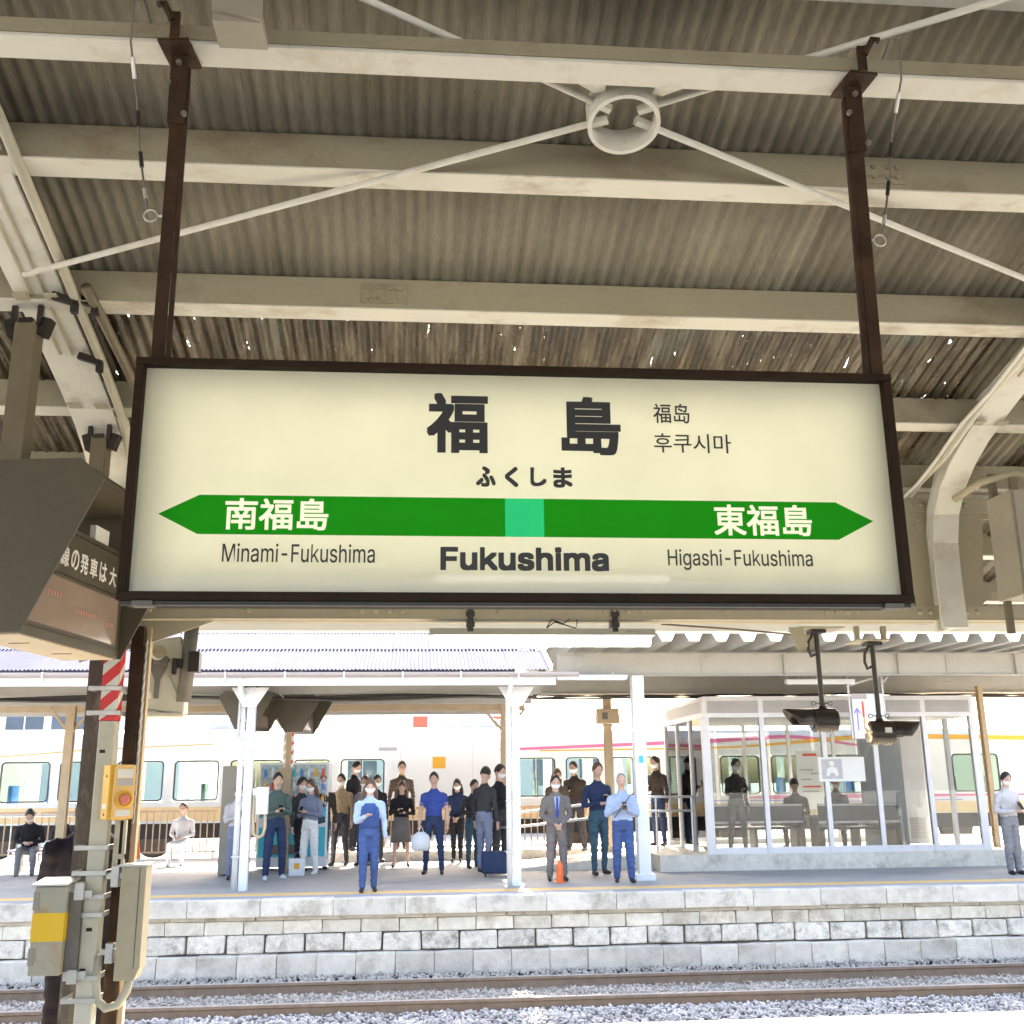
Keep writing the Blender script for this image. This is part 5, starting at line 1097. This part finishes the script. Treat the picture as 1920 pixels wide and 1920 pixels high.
    p = link("person", me, loc=loc, rot=(0, 0, face)); tag(p, label, "person", group)
    rings = [(T(0, dz), a_, c_, X, -fwd) for dz, a_, c_ in ((.525,.098,.086),(.545,.080,.074),(.568,.070,.068),(.560,.062,.060))]; V3 = []; F3 = []; loft(V3, F3, rings, 16); F3 = [q for q in F3 if len(q) == 4]
    b = MB(); b.add([tuple(q*s) for q in V3], F3); b.obj("collar", "cloth_"+top, p, smooth=True)
    # hair
    r = random.Random(label); b = MB(); n = 18; rows_ = 9; v = []; f = []
    low = {"short": 1.75, "long": 2.0, "bald": 1.2, "bun": 1.75}[style]
    for j in range(rows_+1):
        for k in range(n):
            a = 2*math.pi*k/n; frontness = max(0, -math.sin(a)); lim = low - (1.00 if style != "bald" else .9)*frontness**1.5
            t = lim*j/rows_; rr = 1.06+.04*r.random()
            q = X*(.083*rr*math.sin(t)*math.cos(a)) - hf*(.101*rr*math.sin(t)*math.sin(a)) + hu*(.125*rr*math.cos(t)); v.append((hc+q+hu*.004)*s)
    for j in range(rows_):
        for k in range(n): f.append((j*n+k, j*n+(k+1) % n, (j+1)*n+(k+1) % n, (j+1)*n+k))
    b.add(v, f); o = b.obj("hair", hair, p, smooth=True); sm_ = o.modifiers.new("t", 'SOLIDIFY'); sm_.thickness = .012; sm_.offset = -1
    if style == "long":
        V3 = []; F3 = []
        for sx in (-1, 0, 1): limb(V3, F3, [(hc+X*sx*.055-hf*.045-hu*.02)*s, (hc+X*sx*.085-hf*.05-hu*.14)*s, (T(sx*.10, .40)-fwd*.09)*s], [.050*s, .046*s, .025*s], 8)
        b = MB(); b.add([tuple(q) for q in V3], F3); b.obj("long_hair", hair, p, smooth=True)
    for sx in (-1, 1): b = MB(); V3 = []; F3 = []; ball(V3, F3, (hc+X*sx*.031+hf*.089+hu*.018)*s, (.010*s, .008*s, .006*s), 8); b.add([tuple(q) for q in V3], F3); b.obj("eye", "eye_dark", p)
    if mask:
        v = []; f = []; nn = 10
        for j in range(6):
            t = math.pi*(.54+.30*j/5)
            for k in range(nn+1):
                a = math.pi*(.08+.84*k/nn); bulge = 1.10+.10*math.sin(a)*math.sin(math.pi*j/5)
                v.append((hc+X*(.083*bulge*math.sin(t)*math.cos(a))+hf*(.102*bulge*math.sin(t)*math.sin(a)+.006)+hu*(.118*math.cos(t)))*s)
        for j in range(5):
            for k in range(nn): f.append((j*(nn+1)+k, j*(nn+1)+k+1, (j+1)*(nn+1)+k+1, (j+1)*(nn+1)+k))
        b = MB(); b.add([tuple(q) for q in v], f); b.obj("face_mask", "mask_white", p, smooth=True)
    else:
        b = MB(); V3 = []; F3 = []; ball(V3, F3, (hc+hf*.090-hu*.055)*s, (.024*s, .007*s, .006*s), 8); b.add([tuple(q) for q in V3], F3); b.obj("mouth", "pink_button", p)
    if arms in ("phone", "one") and phone:
        ph = hands[0][0] + hands[0][1]*.05
        if arms == "phone": ph = (hands[0][0]+hands[1][0])/2 + fwd*.05
        b = MB(); b.cbox(ph*s + Vector((0, 0, .02)), (.072, .010, .148), Matrix.Rotation(R(-35), 3, 'X')); b.obj("phone", "phone", p, bevel=.004)
    if skirt:
        rings = [(T(0, dz), a_, c_, X, -fwd) for dz, a_, c_ in ((.12,.150,.115),(.0,.175,.135),(-.2,.20,.16),(-.40,.225,.18))]; V3 = []; F3 = []; loft(V3, F3, rings, 20)
        b = MB(); b.add([tuple(q*s) for q in V3], F3); b.obj("skirt", "cloth_"+skirt, p, smooth=True)
    p["_hands"] = [list(((q[0]+q[1]*.06)*s)) for q in hands]
    return p

for nm, c in dict(navy=(.03,.045,.10), blue=(.05,.09,.24), royal=(.045,.075,.30), lightblue=(.42,.52,.68), green=(.085,.125,.115), grey=(.22,.22,.23), charcoal=(.05,.05,.055), black=(.020,.020,.024), brown=(.10,.075,.055), tan=(.34,.25,.15),
                  slate=(.19,.22,.31), white=(.70,.71,.72), greybrown=(.17,.155,.150), darkbrown=(.055,.042,.036), teal=(.05,.10,.14), paleblue=(.36,.44,.60), jean=(.06,.10,.24), darkred=(.3,.06,.07), pale=(.52,.50,.50), darksuit=(.016,.014,.022)).items(): cloth(nm, c)

P = person
vw = P("woman in navy vest with pale blue sleeves and navy trousers standing at the platform edge", (-.78,17.02,0), .05, 1.62, "lightblue", "jean", hair="hair_brown", style="long", arms="one", loose=1.15, phone=False)
# her vest, a separate garment
b = MB(); V3 = []; F3 = []; loft(V3, F3, [(Vector((0,0,z)), a, c, Vector((1,0,0)), Vector((0,1,0))) for z, a, c in ((.98,.172,.130),(1.10,.160,.122),(1.22,.168,.130),(1.32,.168,.130),(1.375,.135,.115))], 20); b.add([tuple(q*(1.62/1.7)) for q in V3], F3); b.obj("vest", "cloth_blue", vw, smooth=True)
P("man in dark green sweater and navy trousers looking at his phone", (-2.53,19.48,0), .35, 1.74, "green", "navy", "shoe_white", arms="phone", loose=1.2, mask=False)
P("woman in grey blue jacket and white trousers beside the vending machine", (-2.03,20.47,0), -.5, 1.63, "slate", "white", "shoe_white", hair="hair_brown", style="long", arms="phone", loose=1.2)
P("person in dark plum jacket and teal trousers behind the woman in white trousers", (-1.92,21.6,0), .2, 1.74, "darkbrown", "teal", arms="down", loose=1.1)
P("person in tan jacket and charcoal trousers in the middle of the group", (-1.62,22.5,0), -.3, 1.74, "tan", "charcoal", arms="down")
P("tall man in black suit standing sideways behind the group", (-1.45,24.0,.20), 1.1, 1.83, "black", "black", arms="phone", head_down=.45)
P("woman in dark coat, knee length skirt and bare legs", (-.37,21.9,0), 0, 1.59, "black", "black", hair="hair_brown", style="long", arms="phone", skirt="greybrown", mask=False)
P("person in brown top standing behind the woman in the skirt", (-.42,24.2,.20), .1, 1.82, "brown", "charcoal", arms="down", mask=False)
ts = P("man in royal blue T-shirt and dark trousers holding a white bag", (.25,19.98,0), -.15, 1.73, "royal", "navy", arms="down", sleeve=False, mask=False)
P("short person in charcoal jacket looking at a phone, left of the suited man", (1.02,21.3,0), .5, 1.60, "charcoal", "teal", arms="phone", mask=False)
P("man in dark suit standing with back half turned near the white post", (1.19,20.24,0), 2.4, 1.82, "charcoal", "slate", arms="down")
P("person in black jacket partly hidden behind the middle white post", (1.50,20.5,0), .9, 1.86, "black", "charcoal", arms="one")
bs = P("man in grey brown suit with blue tie and hands folded", (2.29,18.27,0), .05, 1.65, "greybrown", "greybrown", arms="clasp", loose=1.2, build=1.05)
b = MB(); k_ = 1.65/1.7; b.add([(-.05*k_,-.128*k_,1.40*k_),(.05*k_,-.128*k_,1.40*k_),(.02*k_,-.135*k_,1.10*k_),(-.02*k_,-.135*k_,1.10*k_)], [(0,1,2,3)]); b.obj("shirt_front", "cloth_lightblue", bs)
b = MB(); b.add([(-.018*k_,-.134*k_,1.39*k_),(.018*k_,-.134*k_,1.39*k_),(.028*k_,-.140*k_,1.08*k_),(0,-.142*k_,1.03*k_),(-.028*k_,-.140*k_,1.08*k_)], [(0,1,2,3,4)]); b.obj("tie", "cloth_royal", bs)
P("person in dark brown coat standing on the ramp behind the suited man", (3.30,22.9,.18), -.6, 1.78, "darkbrown", "charcoal", arms="one", loose=1.2)
P("person in navy jacket with face turned, left of the elderly man", (3.18,19.3,0), .3, 1.86, "navy", "teal", hair="hair_brown", arms="phone", mask=False)
om = P("elderly bald man in pale blue open shirt and jeans", (3.33,17.77,0), -.05, 1.66, "paleblue", "jean", hair="hair_grey", style="bald", arms="phone", loose=1.25, build=1.1, mask=False)
b = MB(); b.bar((.13,-.135,1.38),(-.15,-.150,1.02), .035, .008); b.obj("bag_strap", "cloth_charcoal", om)
P("man in black coat behind the handrail left of the waiting room", (5.02,22.6,.28), -.9, 1.76, "darkbrown", "navy", arms="one")
P("person in pale grey jacket and blue trousers behind the left white post", (-3.22,19.6,0), .3, 1.55, "pale", "slate", arms="one", loose=1.15, hair="hair_brown")
P("worker all in white with cap bending near the yellow button box", (-5.75,22.6,0), -1.3, 1.66, "white", "white", "shoe_white", arms="phone", phone=False, lean=.3)
P("person in pale grey clothes at the right edge of the far platform", (10.05,17.87,0), .2, 1.62, "pale", "grey", arms="phone", loose=1.2)
P("seated man in black jacket bent over at far left of the far platform", (-7.45,21.72,-.06), .2, 1.72, "black", "grey", "shoe_dark", arms="lap", pose="sit", lean=.5, head_down=.5, phone=False)
P("seated person with reddish head beyond the worker, left", (-5.0,23.6,-.06), -.1, 1.64, "pale", "white", hair="hair_brown", arms="lap", pose="sit", mask=False)
P("standing person in dark coat inside the waiting room, left bay", (6.10,20.6,.28), .4, 1.66, "darkbrown", "greybrown", arms="one", group="people in the waiting room")
P("seated person in dark suit inside the waiting room, back to us", (7.40,20.90,.26), 3.1, 1.70, "darksuit", "darksuit", arms="lap", pose="sit", group="people in the waiting room")
P("seated person in black top with white mask inside the waiting room", (8.35,21.2,.26), .1, 1.74, "charcoal", "charcoal", arms="lap", pose="sit", group="people in the waiting room")
mA = P("man in dark navy suit stooping behind the rusty column on the near platform", (-2.03,7.0,0), .25, 1.72, "darksuit", "darksuit", arms="down", pose="stand", loose=1.2, build=1.15, lean=.74, voxel=.012, head_down=.5, mask=True, group="people on the near platform")
P("person in black jacket in the back row left of the brown top", (-.95,23.2,0), .4, 1.72, "black", "charcoal", arms="down")
P("person in grey hoodie half hidden behind the vest woman", (-1.12,22.4,0), -.4, 1.70, "grey", "navy", arms="phone", hair="hair_brown")
P("person in dark jacket between the green sweater and the vending machine", (-2.28,21.2,0), .8, 1.66, "charcoal", "black", arms="down", head_down=.1)
P("woman in navy coat in the back row near the suitcase", (.78,23.0,0), -.2, 1.62, "navy", "black", style="long", arms="clasp")
P("person in teal jacket in the back row by the middle white post", (1.72,22.6,0), .6, 1.72, "teal", "charcoal", arms="phone")
P("person in brown coat in the back row left of the navy jacket", (2.78,22.0,.10), .2, 1.70, "brown", "black", arms="down", hair="hair_brown", style="long")
# things they carry
bg_ = thing("shopping_bag", "white plastic bag carried by the man in the royal blue T-shirt", "bag", (.02, 19.86, .42))
b = MB(); V3 = []; F3 = []; loft(V3, F3, [(Vector((0,0,z)), a, c, Vector((1,0,0)), Vector((0,1,0))) for z, a, c in ((0,.13,.05),(.06,.17,.09),(.18,.175,.10),(.27,.14,.07),(.33,.06,.03))], 14); b.add([tuple(q) for q in V3], F3); b.obj("bag_body", "vending_white", bg_, smooth=True)
b = MB(); b.tube([(-.05,0,.32),(0,0,.44),(.05,0,.32)], .008, 6); b.obj("handle", "vending_white", bg_)
sc = thing("suitcase", "navy blue suitcase standing left of the middle white post", "suitcase", (1.35, 19.4, 0))
b = MB(); b.box(-.26, .26, -.14, .14, .05, .42); b.obj("shell", "cloth_navy", sc, bevel=.04)
for x in (-.2, .2): b = MB(); b.lathe([(.0005,-.015),(.03,-.015),(.03,.015),(.0005,.015)], (x,-.1,.03), 'X', 12); b.obj("wheel", "black_steel", sc)
b = MB(); b.tube([(-.1,0,.42),(-.1,0,.52),(.1,0,.52),(.1,0,.42)], .012, 6); b.obj("handle", "black_steel", sc)
bp = thing("backpack", "black backpack beside the seated man at far left", "backpack", (-6.95, 21.95, .44))
b = MB(); V3 = []; F3 = []; loft(V3, F3, [(Vector((0,0,z)), a, c, Vector((1,0,0)), Vector((0,1,0))) for z, a, c in ((0,.17,.11),(.08,.20,.14),(.3,.19,.13),(.44,.14,.09),(.5,.05,.04))], 14); b.add([tuple(q) for q in V3], F3); b.obj("pack_body", "cloth_black", bp, smooth=True)
b = MB(); b.tube([(-.08,-.12,.40),(-.1,-.17,.25),(-.08,-.13,.08)], .015, 6); b.obj("strap", "cloth_charcoal", bp)
sb = thing("shopping_bag", "pale grey carrier bag on the floor by the woman in white trousers", "bag", (-2.22, 20.3, 0))
b = MB(); b.prism([(-.14,0),(.14,0),(.15,.30),(-.15,.30)], lambda a, c: (a, -.08, c), lambda a, c: (a*.95, .08, c)); b.obj("bag_body", "vending_white", sb, bevel=.01); b = MB(); b.tube([(-.06,-.05,.3),(-.03,-.05,.40),(.03,-.05,.40),(.06,-.05,.3)], .008, 6); b.obj("handle", "dark_grey_steel", sb); b = MB(); b.box(-.05, .05, -.086, -.0805, .12, .22); b.obj("printed_mark", "train_amber", sb)
cb2 = thing("marker_cone", "small orange cone between the feet of the man in the grey brown suit", "cone", (2.30, 18.0, 0))
b = MB(); b.lathe([(.06,.0),(.055,.25),(.02,.34),(.0005,.345)], (0,0,0), 'Z', 14); b.obj("cone", "cone_orange", cb2); b = MB(); b.box(-.08, .08, -.08, .08, 0, .012); b.obj("base", "cone_orange", cb2)
for o in list(bpy.data.objects):
    if "_hands" in o: del o["_hands"]
bpy.context.view_layer.update()
